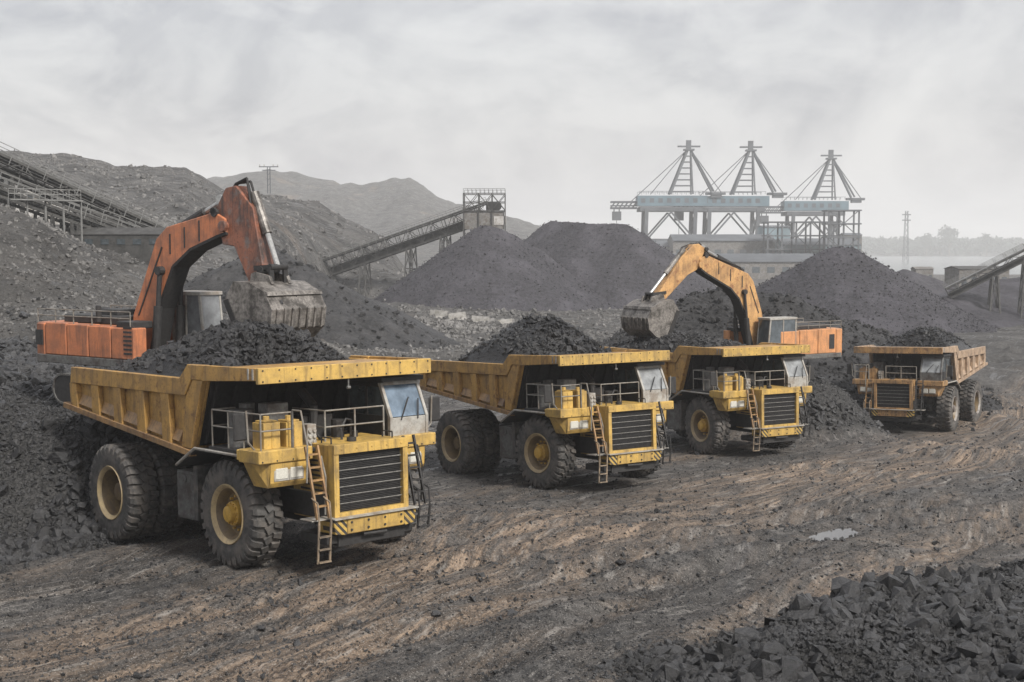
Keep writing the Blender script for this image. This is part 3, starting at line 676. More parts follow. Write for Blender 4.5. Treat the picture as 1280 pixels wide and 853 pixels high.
def truck_matrix(t):
    n = Vector((-(-NS[0])*-1*-1, 0, 1)); n = Vector((NS[0], NS[1], 1)).normalized(); y = R(t[3]); f = Vector((math.cos(y), math.sin(y), 0)); f = (f-n*f.dot(n)).normalized(); l = n.cross(f)
    f, n = f*math.cos(t[4])+n*math.sin(t[4]), n*math.cos(t[4])-f*math.sin(t[4])
    return Matrix(((f.x,l.x,n.x,t[0]),(f.y,l.y,n.y,t[1]),(f.z,l.z,n.z,t[2]),(0,0,0,1)))
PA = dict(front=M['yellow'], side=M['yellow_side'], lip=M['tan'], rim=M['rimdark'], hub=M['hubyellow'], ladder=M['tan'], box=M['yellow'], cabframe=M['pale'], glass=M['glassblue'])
PA['step'] = M['steps']; PA['ring'] = M['ring']
PB = dict(PA, glass=M['glassgrey'])
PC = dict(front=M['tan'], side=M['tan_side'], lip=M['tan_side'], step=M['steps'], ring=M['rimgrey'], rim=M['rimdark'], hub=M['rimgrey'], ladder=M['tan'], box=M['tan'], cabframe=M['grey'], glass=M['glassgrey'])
LB = ['large yellow haul truck nearest the camera, its windscreen tinted blue', 'yellow haul truck second in the row, grey windscreen, heaped high with coal', 'yellow haul truck third in the row, under the faded orange excavator', 'dusty faded haul truck turned the other way, apart at the right edge']
T = [make_truck(PA), make_truck(PB)]; T.append(copy_tree(T[1])); T.append(make_truck(PC))
TM = [truck_matrix(t) for t in TR]
for o, st_ in zip(T, (0, R(5), R(-4), R(3))):
    for ch in o.children:
        if ch.name.startswith('wheel') and abs(ch.location.x) < .1: ch.matrix_local = Matrix.Translation(ch.location) @ Matrix.Rotation(st_, 4, 'Z') @ ch.matrix_basis.to_3x3().to_4x4()
for o, mm, lb in zip(T, TM, LB): o.matrix_world = mm; tag(o, lb, 'haul truck', 'haul trucks being loaded with coal')

# coal in the truck beds
def coal_load(mm, peak, ax, ay, label, nl=1500, sx=2.4, seed=1):
    nx, ny = 90, 60; xs = np.linspace(-8.3, -.62, nx); ys = np.linspace(-2.33, 2.33, ny); X, Yg = np.meshgrid(xs, ys, indexing='ij')
    def hz(X, Yg):
        d = np.sqrt(((X-ax)/sx)**2 + ((Yg-ay)/1.9)**2); h = peak*np.clip(1.12-d*.62, -.55, 1)
        h = np.minimum(h, peak - .15*np.exp(-d*d*3))
        return 4.52 + h + .16*fbm(X*1.3, Yg*1.3, seed, 4)
    Z = np.maximum(hz(X, Yg), np.where(X < -1.5, 3.3, 3.3)); x, y, z = X.ravel(), Yg.ravel(), Z.ravel()
    # nothing pokes out over the rails
    edge = sst(2.33, 2.0, np.abs(y)); z = np.where(z > 4.66, 4.6 + (z-4.6)*(.15+.85*edge), z); z = np.where((x > -1.25), np.minimum(z, 4.93+.35*edge*np.clip(-.6-x, 0, 1)+peak*.55*sst(2.33, 1.2, np.abs(y))), z)
    z = np.where(x > -2.0, np.minimum(z, 4.86 + np.maximum(z-4.86, 0)*sst(-.70, -2.0, x)), z)
    i = (np.arange(nx-1)[:,None]*ny + np.arange(ny-1)[None,:]).ravel(); F = np.stack([i, i+ny, i+ny+1, i+1], 1)
    V = np.stack([x, y, z], 1); F = np.concatenate([F[:, [0,1,2]], F[:, [0,2,3]]])
    px = RNG.uniform(-7.9, -.9, nl); py = RNG.uniform(-2.15, 2.15, nl); ii = np.clip(((px+8.3)/7.68*(nx-1)).astype(int), 0, nx-1); jj = np.clip(((py+2.33)/4.66*(ny-1)).astype(int), 0, ny-1)
    pz = z.reshape(nx, ny)[ii, jj]; s = .06*np.exp(RNG.normal(0, .62, nl)); s = np.minimum(s, .26)
    RV, RF = rocks_np(np.stack([px, py, pz+.02], 1), s)
    V = np.concatenate([V, RV]); F = np.concatenate([F, RF+nx*ny])
    o = np_mesh('coal_load', V, F, M['coalblack']); o.matrix_world = mm
    tag(o, label, 'coal load', 'coal heaped in the truck beds')
coal_load(TM[0], 1.5, -2.9, .2, 'broad coal heap in the bed of the nearest truck, under the tilted bucket', 5500, 3.1, 1)
coal_load(TM[1], 1.95, -3.3, .2, 'tall rounded coal heap in the bed of the second truck', 3000, 2.3, 2)
coal_load(TM[2], 1.0, -4.6, .0, 'low coal heap in the third truck below the faded excavator', 2500, 3.0, 3)
coal_load(TM[3], 1.6, -3.2, .2, 'pointed coal heap in the dusty truck at the right edge', 2500, 2.6, 4)

# ------------------------------------------------------------------ excavators
def make_excavator(P, piv, boom, tip, stick, bpin, bang, cyl, drop, label):
    """x forward, y left, z up from the ground; piv = boom pivot height; boom = outline in (r,z) from pivot"""
    root = empty('excavator'); hb = 1.22; ht = hb + P['h']
    OR = P['paint']
    for s in (-1, 1):
        tr = empty('track', Matrix(), root); m = MB()
        pts = []
        for k in range(9): a = math.pi/2+k*math.pi/8; pts.append((-2.1+.45*math.cos(a), .47+.45*math.sin(a)))
        for k in range(9): a = -math.pi/2+k*math.pi/8; pts.append((2.1+.45*math.cos(a), .47+.45*math.sin(a)))
        m.prism(pts, s*1.15, s*1.75); m.build('track_frame', M['dark'], tr)
        m = MB(); L = 0
        q = pts+[pts[0]]
        for a, b in zip(q, q[1:]):
            d = math.hypot(b[0]-a[0], b[1]-a[1]); n = max(1, int(d/.2))
            for i in range(n):
                t = (i+.5)/n; cx, cz = a[0]+(b[0]-a[0])*t, a[1]+(b[1]-a[1])*t; an = math.atan2(b[1]-a[1], b[0]-a[0])
                m.cbox((0,0,0), (.17,.66,.06), Matrix.Translation((cx, s*1.45, cz)) @ Matrix.Rotation(-an, 4, 'Y'))
        m.build('track_shoe', M['grey'], tr)
    m = MB(); m.tube((0,0,.55), (0,0,hb-.02), .9, 24); m.box(-1.3, 1.3, -1.15, 1.15, .4, .85); m.build('undercarriage', M['dark'], root)
    # upper structure
    h = empty('upper_structure', Matrix(), root); F_ = P['front']; B_ = P['rear']
    m = MB(); m.box(B_+.3, F_, -1.5, 1.5, hb, hb+.26); m.build('turntable_frame', M['grey'], h, .02)
    m = MB()
    n = 4; W = (F_-.15-(B_+.75))/n
    for s in (-1, 1):
        for i in range(n):
            if s > 0 and i == n-1: continue
            xa = B_+.75+i*W; m.box(xa+.015, xa+W-.015, s*1.0, s*1.5, hb+.265, ht-.02*i)
    m.box(B_+.75, -.35, -1.0, 1.0, hb+.27, ht-.05); m.build('engine_house', OR, h, .03)
    m = MB(); pr = [(B_+.72, -1.5),(B_+.1, -1.35),(B_-.08,-.7),(B_-.08,.7),(B_+.1,1.35),(B_+.72,1.5)]; m.prism(pr, hb+.05, ht-.02, 'xy'); m.build('counterweight', OR, h, .05)
    m = MB(); m.box(B_+.28, B_+.62, -1.515, -1.47, hb+.55, ht-.25); m.build('side_vent', M['dark'], h)
    m = MB(); m.box(B_+.9, B_+1.3, 1.49, 1.515, hb+.5, ht-.3); m.build('side_vent', M['dark'], h)
    m = MB()
    for i in range(7): m.box(F_-.62, F_-.25, -1.515, -1.49, hb+.42+i*.13, hb+.48+i*.13)
    m.build('louvre_panel', M['dark'], h)
    m = MB(); m.box(B_+.7, -.6, -.75, .75, ht-.04, ht+.22); m.box(-2.2, -1.2, -.3, .5, ht+.2, ht+.4); m.tube((-1.5,-.8,ht), (-1.5,-.8,ht+.55), .09, 10); m.tube((-2.6,.3,ht+.2), (-2.6,.3,ht+.42), .18, 12)
    m.box(.0, .75, -1.35, -.55, ht-.1, ht+.12); m.build('engine_cover', M['dark'], h, .03)
    m = MB()
    for s in (-1, 1):
        xs = np.linspace(B_+.3, F_-.4 if s < 0 else -1.0, 6)
        for x in xs: m.tube((x, s*1.42, ht-.03), (x, s*1.42, ht+.42), .02, 5)
        for z in (.42,.22): m.tube((xs[0], s*1.42, ht+z), (xs[-1], s*1.42, ht+z), .02, 5)
    m.build('handrail', M['rail'], h)
    # cab on the left
    cab = empty('cab', Matrix(), root); c0, c1, k0, k1 = P['cab']; zb, zt = hb+.27, hb+.27+P['cabh']
    fr = lambda z: c1-(z-zb)/(zt-zb)*.22
    m = MB(); m.box(c0, c1-.02, k0, k1, zb, zb+.42); m.box(c0-.03, fr(zt)+.06, k0-.03, k1+.03, zt-.12, zt)
    for y in (k0, k1-.07):
        m.box(c0, c0+.09, y, y+.07, zb+.42, zt-.12); m.box((c0+c1)/2-.15, (c0+c1)/2-.07, y, y+.07, zb+.42, zt-.12)
        m.prism([(fr(zb+.42)-.1,zb+.42),(fr(zb+.42),zb+.42),(fr(zt-.12),zt-.12),(fr(zt-.12)-.1,zt-.12)], y, y+.07)
    m.build('cab_frame', P['cabmat'], cab, .015)
    for y in (k0+.03, k1-.045): m = MB(); m.prism([(c0+.09,zb+.42),(fr(zb+.42)-.1,zb+.42),(fr(zt-.12)-.1,zt-.12),(c0+.09,zt-.12)], y, y+.015); m.build('side_window', P['glass'], cab)
    m = MB(); m.box(c0+.02, c0+.04, k0+.07, k1-.07, zb+.42, zt-.12); m.build('rear_window', P['glass'], cab)
    m = MB(); m.prism([(fr(zb+.42)-.05,zb+.42),(fr(zb+.42)-.03,zb+.42),(fr(zt-.12)-.03,zt-.12),(fr(zt-.12)-.05,zt-.12)], k0+.07, k1-.07); m.build('windscreen', P['glass'], cab)
    m = MB(); m.box(c0+.2, c0+.7, k0+.3, k1-.3, zb+.42, zb+1.1); m.build('driver_seat', M['dark'], cab)
    # boom: side plates in paint, underside plate black, its shade put into the colour
    O = lambda p: (p[0], p[1]+piv)
    m = MB(); bp = [O(p) for p in boom]; m.prism(bp, -.32, .32); m.build('boom', P['boom'], root, .025)
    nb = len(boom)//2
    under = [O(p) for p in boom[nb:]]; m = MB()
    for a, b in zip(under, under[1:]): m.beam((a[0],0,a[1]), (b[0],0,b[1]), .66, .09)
    m.build('boom_underplate', M['steelshade'], root)
    for s in (-1, 1):
        a = (P['lc'][0], s*.48, hb+.35); b = O(P['lc1']); b = (b[0], s*.42, b[1]); mid = [a[i]+(b[i]-a[i])*.58 for i in range(3)]
        m = MB(); m.tube(a, mid, .13, 12); m.tube(mid, b, .075, 10); m.tube((b[0], s*.3, b[2]), (b[0], s*.52, b[2]), .14, 10); m.build('boom_cylinder', M['dark'], root)
    a, b = O(cyl[0]), O(cyl[1]); mid = (a[0]+(b[0]-a[0])*.62, a[1]+(b[1]-a[1])*.62); m = MB(); m.tube((a[0],0,a[1]), (mid[0],0,mid[1]), .15, 12); m.build('stick_cylinder', M['dark'], root)
    m = MB(); m.tube((mid[0],0,mid[1]), (b[0],0,b[1]), .085, 10); m.tube((b[0],-.2,b[1]), (b[0],.2,b[1]), .16, 10); m.build('stick_rod', M['chrome'], root)
    m = MB(); m.prism([O(p) for p in stick], -.25, .25); t = O(tip); m.tube((t[0],-.4,t[1]), (t[0],.4,t[1]), .17, 12); m.build('stick', P['stick'], root, .02)
    m = MB()
    for s in (-.17, -.06, .05, .15):
        p = [O((q[0]+.12*math.sin(9*s+k_), q[1]-.22*abs(math.sin(31*s+1.3*k_)))) for k_, q in enumerate(P['hose'])]; m.path([(q[0], s, q[1]+abs(s)*.2) for q in p], .035, 6)
    m.build('hydraulic_hose', M['dark'], root)
    m = MB()
    for (p_, r_) in ((boom[0], .0), (boom[4], .13), (stick[4], .12), (stick[0], .11)):
        if r_: q_ = O((p_[0]*.96+.04*tip[0], p_[1]*.96+.04*tip[1])); m.tube((q_[0],-.36,q_[1]), (q_[0],.36,q_[1]), r_, 10)
    m.build('pivot_pin', M['dark'], root)
    m = MB()
    for s in (-.327, .327):
        for f0 in (.25, .5, .75): a_ = O(boom[2]); b_ = O(boom[4]); cx, cz = a_[0]+(b_[0]-a_[0])*f0, a_[1]+(b_[1]-a_[1])*f0-.35; m = MB(); m.cbox((cx,s,cz), (.05,.02,.62)); m.build('weld_strip', M['dark'], root)
        a_ = O(boom[1]); b_ = O(boom[2]); m = MB(); m.beam((a_[0]+.28,s,a_[1]), (b_[0]+.28,s,b_[1]-.25), .03, .05); m.build('grease_line', M['dark'], root)
    # bucket cylinder and links
    bp_ = O(bpin); e = O(P['link']); g = O(P['bc']); mid = (g[0]+(e[0]-g[0])*.55, g[1]+(e[1]-g[1])*.55)
    m = MB(); m.tube((g[0],0,g[1]), (mid[0],0,mid[1]), .14, 12); m.build('bucket_cylinder', M['bucket'], root)
    m = MB(); m.tube((mid[0],0,mid[1]), (e[0],0,e[1]), .08, 10); m.build('bucket_rod', M['chrome'], root)
    ca, sa = math.cos(bang), math.sin(bang); bs_ = P.get('bs', 1.0); rot = lambda p: (bp_[0]+bs_*(p[0]*ca-p[1]*sa), bp_[1]+bs_*(p[0]*sa+p[1]*ca))
    m = MB(); ear = rot((.5,.06))
    for s in (-.28, .28): m.beam((e[0],s,e[1]), (ear[0],s,ear[1]), .07, .16); m.beam((e[0],s,e[1]), (bp_[0]+(g[0]-bp_[0])*.18-.05,s,bp_[1]+(g[1]-bp_[1])*.18), .07, .14)
    m.tube((e[0],-.34,e[1]), (e[0],.34,e[1]), .09, 10); m.build('bucket_link', M['dark'], root)
    bk = empty('bucket', Matrix(), root); hw = 1.12
    prof = [(-.12,.10),(.45,.12),(1.0,-.08),(1.28,-.5),(1.24,-.98),(.86,-1.36),(.28,-1.52)]; lip0 = (-.42,-.42); sc_ = P.get('bs', 1.0)
    sd = [rot(p) for p in prof+[lip0]]; m = MB()
    for s in (-1, 1): m.prism(sd, s*hw, s*(hw-.07))
    inner = [(p[0]*.93-.01, p[1]*.93) for p in prof]
    for a, b, a2, b2 in zip(prof, prof[1:], inner, inner[1:]): m.prism([rot(a), rot(b), rot(b2), rot(a2)], -hw+.071, hw-.071)
    m.prism([rot(p) for p in ((-.12,.28),(.0,.34),(.5,.28),(.62,.08),(-.16,.08))], -.42, -.3); m.prism([rot(p) for p in ((-.12,.28),(.0,.34),(.5,.28),(.62,.08),(-.16,.08))], .3, .42)
    m.build('bucket_shell', M['bucket'], bk, .015)
    m = MB()
    for k in range(6):
        y = -hw+.12+k*(2*hw-.24)/5; a, b, c, d = rot((.42,-1.42)), rot((.34,-1.58)), rot((-.16,-1.78)), rot((.2,-1.42)); m.prism([a, b, c, d], y-.08, y+.08)
    m.build('bucket_teeth', M['dark'], bk)
    for s in (-1, 1): m = MB(); m.prism([rot(lip0), rot((-.26,-.36)), rot((.4,-1.44)), rot((.26,-1.56))], s*(hw-.1), s*(hw+.03)); m.build('side_cutter', M['steelshade'], bk)
    m = MB()
    for k in range(7): y = -hw+.2+k*(2*hw-.4)/6; m.prism([rot((1.29,-.45)), rot((1.33,-.5)), rot((1.29,-1.0)), rot((1.25,-1.0))], y-.03, y+.03)
    m.prism([rot((1.0,-.06)), rot((1.06,-.06)), rot((1.12,-.16)), rot((1.05,-.16))], -hw, hw); m.build('wear_strip', M['bucket'], bk)
    return root

E1 = dict(bs=1.12, paint=M['orange'], boom=M['orange'], stick=M['boomworn'], h=1.28, front=1.15, rear=-4.0, cab=(.25,1.75,.62,1.5), cabh=2.0, cabmat=M['pale'], glass=M['glassdim'], lc=(.75,0), lc1=(.95,2.75),
    hose=[(.55,3.5),(1.1,4.0),(3.0,4.35),(3.9,5.5),(4.4,5.45),(4.75,4.4)], link=(5.5,2.9), bc=(4.6,5.05))
boom1 = [(-.55,.35),(-.45,1.35),(.68,3.72),(1.15,4.08),(3.25,4.5),(3.7,4.3), (3.74,3.88),(3.35,3.78),(2.2,3.4),(1.42,2.88),(.74,1.6),(.2,-.25)]
stick1 = [(3.2,4.55),(3.66,5.2),(4.08,5.26),(4.78,4.6),(5.18,2.75),(5.05,2.25),(4.68,2.25),(3.98,3.5),(3.5,3.55)]
x1 = make_excavator(E1, 1.40, boom1, (3.62,4.08), stick1, (4.95,2.38), R(-4), ((1.25,3.98),(3.35,4.86)), .35, '')
x1.matrix_world = Matrix.Translation(EX1) @ Matrix.Rotation(R(-34), 4, 'Z')
tag(x1, 'red-orange crawler excavator on the coal bench behind the nearest truck', 'excavator', 'excavators loading the trucks')
E2 = dict(bs=1.22, paint=M['orange2'], boom=M['boom2'], stick=M['boom2'], h=1.6, front=1.0, rear=-5.5, cab=(-1.7,.45,.6,1.5), cabh=2.05, cabmat=M['pale'], glass=M['glass'], lc=(.75,0), lc1=(1.1,2.75),
    hose=[(.55,3.5),(1.1,4.1),(3.4,4.9),(4.2,5.5),(4.9,5.1),(5.9,3.9)], link=(7.2,2.75), bc=(5.0,5.0))
boom2 = [(-.5,.3),(-.3,1.6),(.35,3.3),(.75,3.72),(3.7,4.72),(4.15,4.5), (4.1,4.0),(3.7,3.75),(2.0,2.95),(1.4,2.4),(.8,1.3),(.35,-.2)]
stick2 = [(3.7,5.05),(4.2,5.3),(4.55,5.25),(5.35,4.6),(7.0,2.6),(6.95,2.3),(6.7,2.2),(4.9,3.7),(4.3,3.95)]
x2 = make_excavator(E2, 2.16, boom2, (4.1,4.2), stick2, (6.75,2.35), R(-6), ((.9,3.85),(3.85,5.1)), .9, '')
x2.matrix_world = Matrix.Translation(EX2) @ Matrix.Rotation(R(-147), 4, 'Z')
tag(x2, 'faded yellow-orange crawler excavator with glazed cab behind the third truck', 'excavator', 'excavators loading the trucks')
# coal pouring from the buckets
def pour(mm, r, z0, z1, label, n=900):
    x = RNG.uniform(r[0], r[1], n); y = RNG.uniform(-.95, .95, n); z = z0 + (z1-z0)*RNG.uniform(0, 1, n)**.9
    P = np.stack([x+.1*RNG.normal(size=n), y, z], 1); s = .05*np.exp(RNG.normal(0, .45, n)); V, F = rocks_np(P, np.minimum(s, .16))
    o = np_mesh('falling_coal', V, F, M['coalblack']); o.matrix_world = mm; tag(o, label, 'coal', kind='stuff')
pour(x1.matrix_world.copy(), (4.6,6.1), 3.6, 2.1, 'coal pouring from the raised bucket above the nearest truck')
pour(x2.matrix_world.copy(), (6.7,7.6), 2.9, 1.6, 'coal pouring from the bucket of the faded excavator')

# ------------------------------------------------------------------ stockpiles
def at(px, py, Y):
    """where a line of sight through the photograph meets the depth Y (used to survey positions)"""
    return Vector(((px-640)/1600*Y, Y, (310-py)/1600*Y))
def pile(name, ridge, slope, base_z, label, mat, res=.8, seed=1, namp=.5, cat='coal pile', group=None, lumps=0, ls=.2):
    """ridge: list of (x,y,z) crest points joined by straight crests; falls away at the angle of repose"""
    rz = max(p[2] for p in ridge); rad = (rz-base_z)/slope+2
    x0 = min(p[0] for p in ridge)-rad; x1 = max(p[0] for p in ridge)+rad; y0 = min(p[1] for p in ridge)-rad; y1 = max(p[1] for p in ridge)+rad
    nx = int((x1-x0)/res); ny = int((y1-y0)/res); X, Y = np.meshgrid(np.linspace(x0, x1, nx), np.linspace(y0, y1, ny), indexing='ij')
    wx = X + 1.5*namp*fbm(X*.15, Y*.15, seed+5, 3); wy = Y + 1.5*namp*fbm(X*.15, Y*.15, seed+9, 3)
    Z = np.full(X.shape, -1e3); segs = list(zip(ridge, ridge[1:])) or [(ridge[0], ridge[0])]
    for a, b in segs:
        dx, dy = b[0]-a[0], b[1]-a[1]; L2 = dx*dx+dy*dy+1e-9; t = np.clip(((wx-a[0])*dx+(wy-a[1])*dy)/L2, 0, 1)
        d = np.hypot(wx-a[0]-t*dx, wy-a[1]-t*dy); rnd = 1.2*namp
        Z = np.maximum(Z, a[2]+(b[2]-a[2])*t - slope*(np.sqrt(d*d+rnd*rnd)-rnd))
    foot = sst(base_z+4, base_z-1, Z); Z = Z + foot*.9*(base_z+2-Z)*.25
    an = np.arctan2(Y-ridge[0][1], X-ridge[0][0]); Z = Z + namp*(.7*fbm(X*.3, Y*.3, seed, 6) - .5*np.abs(fbm(an*14, np.hypot(X-ridge[0][0], Y-ridge[0][1])*.03, seed+13, 4))*sst(base_z+1, base_z+6, Z) + .8*fbm(X*.07, Y*.07, seed+17, 3) + .35*fbm(an*9, np.hypot(X-ridge[0][0], Y-ridge[0][1])*.05, seed+3, 3))
    Z = np.maximum(Z, base_z-2); i = (np.arange(nx-1)[:,None]*ny + np.arange(ny-1)[None,:]).ravel(); F = np.stack([i, i+ny, i+ny+1, i+1], 1)
    keep = (Z.ravel()[F] > base_z-1.95).any(1); F = F[keep]; V = np.stack([X.ravel(), Y.ravel(), Z.ravel()], 1)
    used = np.unique(F); mp = np.zeros(len(V), int); mp[used] = np.arange(len(used)); V = V[used]; F = mp[F]
    F = np.concatenate([F[:, [0,1,2]], F[:, [0,2,3]]])
    if lumps:
        ix = RNG.integers(0, len(V), lumps); P = V[ix]+RNG.normal(0, .3, (lumps, 3))*np.array([1,1,.1]); RV, RF = rocks_np(P, np.minimum(ls*np.exp(RNG.normal(0, .5, lumps)), ls*3)); F = np.concatenate([F, RF+len(V)]); V = np.concatenate([V, RV])
    o = np_mesh(name, V, F, mat); tag(o, label, cat, group); return o
G = 'coal stockpiles by the harbour'
pile('coal_pile', [tuple(at(604,281,245)), tuple(at(640,292,252))], .72, -12.8, 'wide dark stockpile under the head of the left conveyor', M['pile'], .8, 11, .6, group=G, lumps=14000, ls=.10)
pile('coal_pile', [tuple(at(688,277,275)), tuple(at(735,279,270)), tuple(at(780,281,268)), tuple(at(800,290,268))], .75, -12.8, 'long flat-topped stockpile, tallest, in the middle behind the second truck', M['pile'], .9, 21, .6, group=G, lumps=14000, ls=.10)
pile('coal_pile', [tuple(at(1040,308,205)), tuple(at(1062,309,205))], .60, -12.6, 'broad pointed stockpile at the right in front of the cranes', M['pile'], .7, 31, .45, group=G, lumps=14000, ls=.10)
pile('coal_pile', [tuple(at(1132,336,290)), tuple(at(1160,345,290))], .5, -13, 'low stockpile beside the water, partly behind the broad pointed one', M['pile'], .9, 37, .5, group=G)
pile('coal_bank', [tuple(at(770,428,88)), tuple(at(845,378,90)), tuple(at(900,360,92)), tuple(at(965,366,92)), tuple(at(1030,392,94)), tuple(at(1095,425,96))], .55, -11.6, 'rough black coal bank right behind the faded excavator', M['coalfine'], .32, 41, .9, 'coal bank', lumps=16000, ls=.14)
pile('coal_bank', [tuple(at(1180,372,215)), tuple(at(1230,352,230)), tuple(at(1300,342,235)), tuple(at(1400,335,240))], .35, -12.6, 'low dark coal bank under the small conveyor at the right edge', M['pile'], .8, 51, .6, 'coal bank')
pile('spoil_heap', [tuple(at(440,365,150)), tuple(at(495,400,140))], .45, -12.4, 'low grey spoil heap in front of the left conveyor foot', M['coalfine'], .5, 57, .6, 'spoil heap')
pile('spoil_heap', [tuple(at(404,362,132)), tuple(at(372,330,136)), tuple(at(330,306,140))], .6, -12.0, 'steep grey spoil heap behind the raised bucket', M['coalfine'], .6, 59, .9, 'spoil heap', lumps=2500, ls=.25)

# pale rubble strip
def rubble():
    n = 2600; px = RNG.uniform(430, 660, n); Y = RNG.uniform(150, 215, n); x = (px-640)/1600*Y
    k = fbm(x*.12, Y*.12, 7, 3) > -.05; x, Y = x[k], Y[k]; z = terrain(x, Y)[0]; V, F = rocks_np(np.stack([x, Y, z+.1], 1), np.minimum(.28*np.exp(RNG.normal(0, .5, len(x))), 1.0))
    tag(np_mesh('rubble', V, F, M['spoil']), 'pale broken rubble spread before the left stockpile', 'rubble', kind='stuff')
rubble()
LBW = ['pale concrete barrier, first from the left in the line before the wide stockpile', 'pale concrete barrier, second from the left in the line before the wide stockpile', 'pale concrete barrier, third from the left in the line before the wide stockpile', 'pale concrete barrier at the right end of the line before the wide stockpile']
for i, (px, Y) in enumerate(((548,192),(572,190),(600,186),(630,184))):
    p = at(px, 400, Y); z = tz(p.x, Y); m = MB(); m.prism([(-.45,0),(.45,0),(.22,.35),(.14,1.15),(-.14,1.15),(-.22,.35)], -1.3, 1.3, 'yz'); b = m.build('concrete_barrier', M['concrete'], M=Matrix.Translation((p.x, Y, z-.15*i)) @ Matrix.Rotation(R((-14,9,-3,24)[i]), 4, 'Z') @ Matrix.Rotation(R((3,-7,5,-4)[i]), 4, 'Y')); tag(b, LBW[i], 'barrier', 'concrete barriers before the stockpile')

# ------------------------------------------------------------------ conveyors
def conveyor(p0, p1, wd, dp, legs, label, head=None, cover=True, bays=None, low=None):
    """p0 upper/lower ends of the gallery centre line; legs at fractions t with ground heights"""
    p0 = Vector(p0); p1 = Vector(p1); d = (p1-p0); L = d.length; d.normalize(); sd = d.cross(Vector((0,0,1))).normalized(); up = sd.cross(d)
    root = empty('conveyor', Matrix.Translation(p0)); q = lambda t, s, u: p0*0 + d*(t*L) + sd*(s*wd/2) + up*u
    m = MB(); bays = bays or int(L/2.4)
    for s in (-1, 1):
        for u in (0, dp): m.beam(q(0,s,u), q(1,s,u), .22, .26)
        for i in range(bays):
            t0, t1 = i/bays, (i+1)/bays; a, b = ((q(t0,s,0), q(t1,s,dp)) if i % 2 else (q(t0,s,dp), q(t1,s,0))); m.beam(a, b, .11, .11); m.beam(q(t0,s,0), q(t0,s,dp), .11, .11)
    for i in range(bays+1): m.beam(q(i/bays,-1,0), q(i/bays,1,0), .12, .12)
    m.build('truss_gantry', M['conv'], root)
    m = MB(); m.beam(q(0,0,dp*.45), q(1,0,dp*.45), wd*.55, .16); m.build('belt', M['belt'], root)
    if cover:
        m = MB(); m.beam(q(0,0,dp+.22), q(1,0,dp+.22), wd*.95, .1); m.build('belt_cover', M['convl'], root)
        m = MB(); m.beam(q(0,-.86,dp*.28), q(1,-.86,dp*.28), .05, dp*.5); m.build('side_panel', M['conv'], root)
    m = MB()
    for s in (-1.25, 1.25):
        n = int(L/1.7)
        for i in range(n+1): m.tube(q(i/n,s,dp*.5), q(i/n,s,dp+1.0), .045, 4)
        for u in (dp+1.0, dp+.6): m.tube(q(0,s,u), q(1,s,u), .045, 4)
    m.build('walkway_rail', M['convl'], root)
    m = MB()
    for s in (-1.2, 1.2): m.beam(q(0,s,dp*.5), q(1,s,dp*.5), .55, .07)
    m.build('walkway', M['conv'], root)
    for (t, gz, spread) in legs:
        m = MB(); c = q(t,0,0); ht = (p0+c).z-gz; wv = Vector((d.x, d.y, 0)).normalized()
        ft = []
        for s in (-1, 1):
            for e in (-1, 1):
                a = c + sd*s*wd/2 + wv*e*spread*.5; b = c + sd*s*wd*.75 + wv*e*spread - Vector((0,0,ht)); m.beam(a, b, .26, .26); ft.append((a, b))
        nb = max(1, int(ht/3.2))
        for (i, j) in ((0,1),(2,3),(0,2),(1,3)):
            for k in range(nb):
                f0, f1 = k/nb, (k+1)/nb; A, B = ft[i], ft[j]; P_ = lambda X, f: X[0]+(X[1]-X[0])*f; m.beam(P_(A,f0), P_(B,f1), .11, .11); m.beam(P_(B,f0), P_(A,f1), .11, .11); m.beam(P_(A,f1), P_(B,f1), .13, .13)
        m.build('support_tower', M['conv'], root)
    if head:
        hh = empty('head_house', Matrix(), root); c = q(head,0,1.4); W = wd*.9
        m = MB(); m.box(c.x-5.4, c.x+2.4, c.y-W, c.y+W, c.z-3.4, c.z+.1); m.build('chute_box', M['shed'], hh)
        m = MB(); m.box(c.x+.4, c.x+2.8, c.y-W-.1, c.y-W-.05, c.z-2.6, c.z-.9); m.build('access_door', M['shedl'], hh)
        m = MB()
        for x in (-5.6,-2.6,0,2.6):
            for y in (-W-.2, W+.2): m.beam((c.x+x,c.y+y,c.z-6.5), (c.x+x,c.y+y,c.z+3.6), .2, .2)
        for z in (.2,1.9,3.6):
            for y in (-W-.2, W+.2): m.beam((c.x-5.6,c.y+y,c.z+z), (c.x+2.6,c.y+y,c.z+z), .16, .16)
            for x in (-5.6, -2.6, 2.6): m.beam((c.x+x,c.y-W-.2,c.z+z), (c.x+x,c.y+W+.2,c.z+z), .16, .16)
        for x in np.linspace(-5.6, 2.6, 11):
            for y in (-W-.2, W+.2): m.tube((c.x+x,c.y+y,c.z+3.6), (c.x+x,c.y+y,c.z+4.5), .05, 4)
        for y in (-W-.2, W+.2): m.tube((c.x-5.6,c.y+y,c.z+4.5), (c.x+2.6,c.y+y,c.z+4.5), .05, 4); [(m.beam((c.x+xa,c.y+y,c.z+.2), (c.x+xa+2.8,c.y+y,c.z+3.6), .12, .12), m.beam((c.x+xa+2.8,c.y+y,c.z+.2), (c.x+xa,c.y+y,c.z+3.6), .12, .12)) for xa in (-5.6,-2.7,-.1)]
        m.build('head_frame', M['conv'], hh)
        m = MB(); m.box(c.x-1.2, c.x+1.0, c.y-1, c.y+1, c.z+.4, c.z+2.0); m.tube((c.x+1,c.y-1.2,c.z+1.2), (c.x+1,c.y+1.2,c.z+1.2), .9, 14); m.build('drive_drum', M['dark'], hh)
    tag(root, label, 'conveyor', 'coal conveyors'); return root
a, b = at(-40,198,122), at(236,322,138)
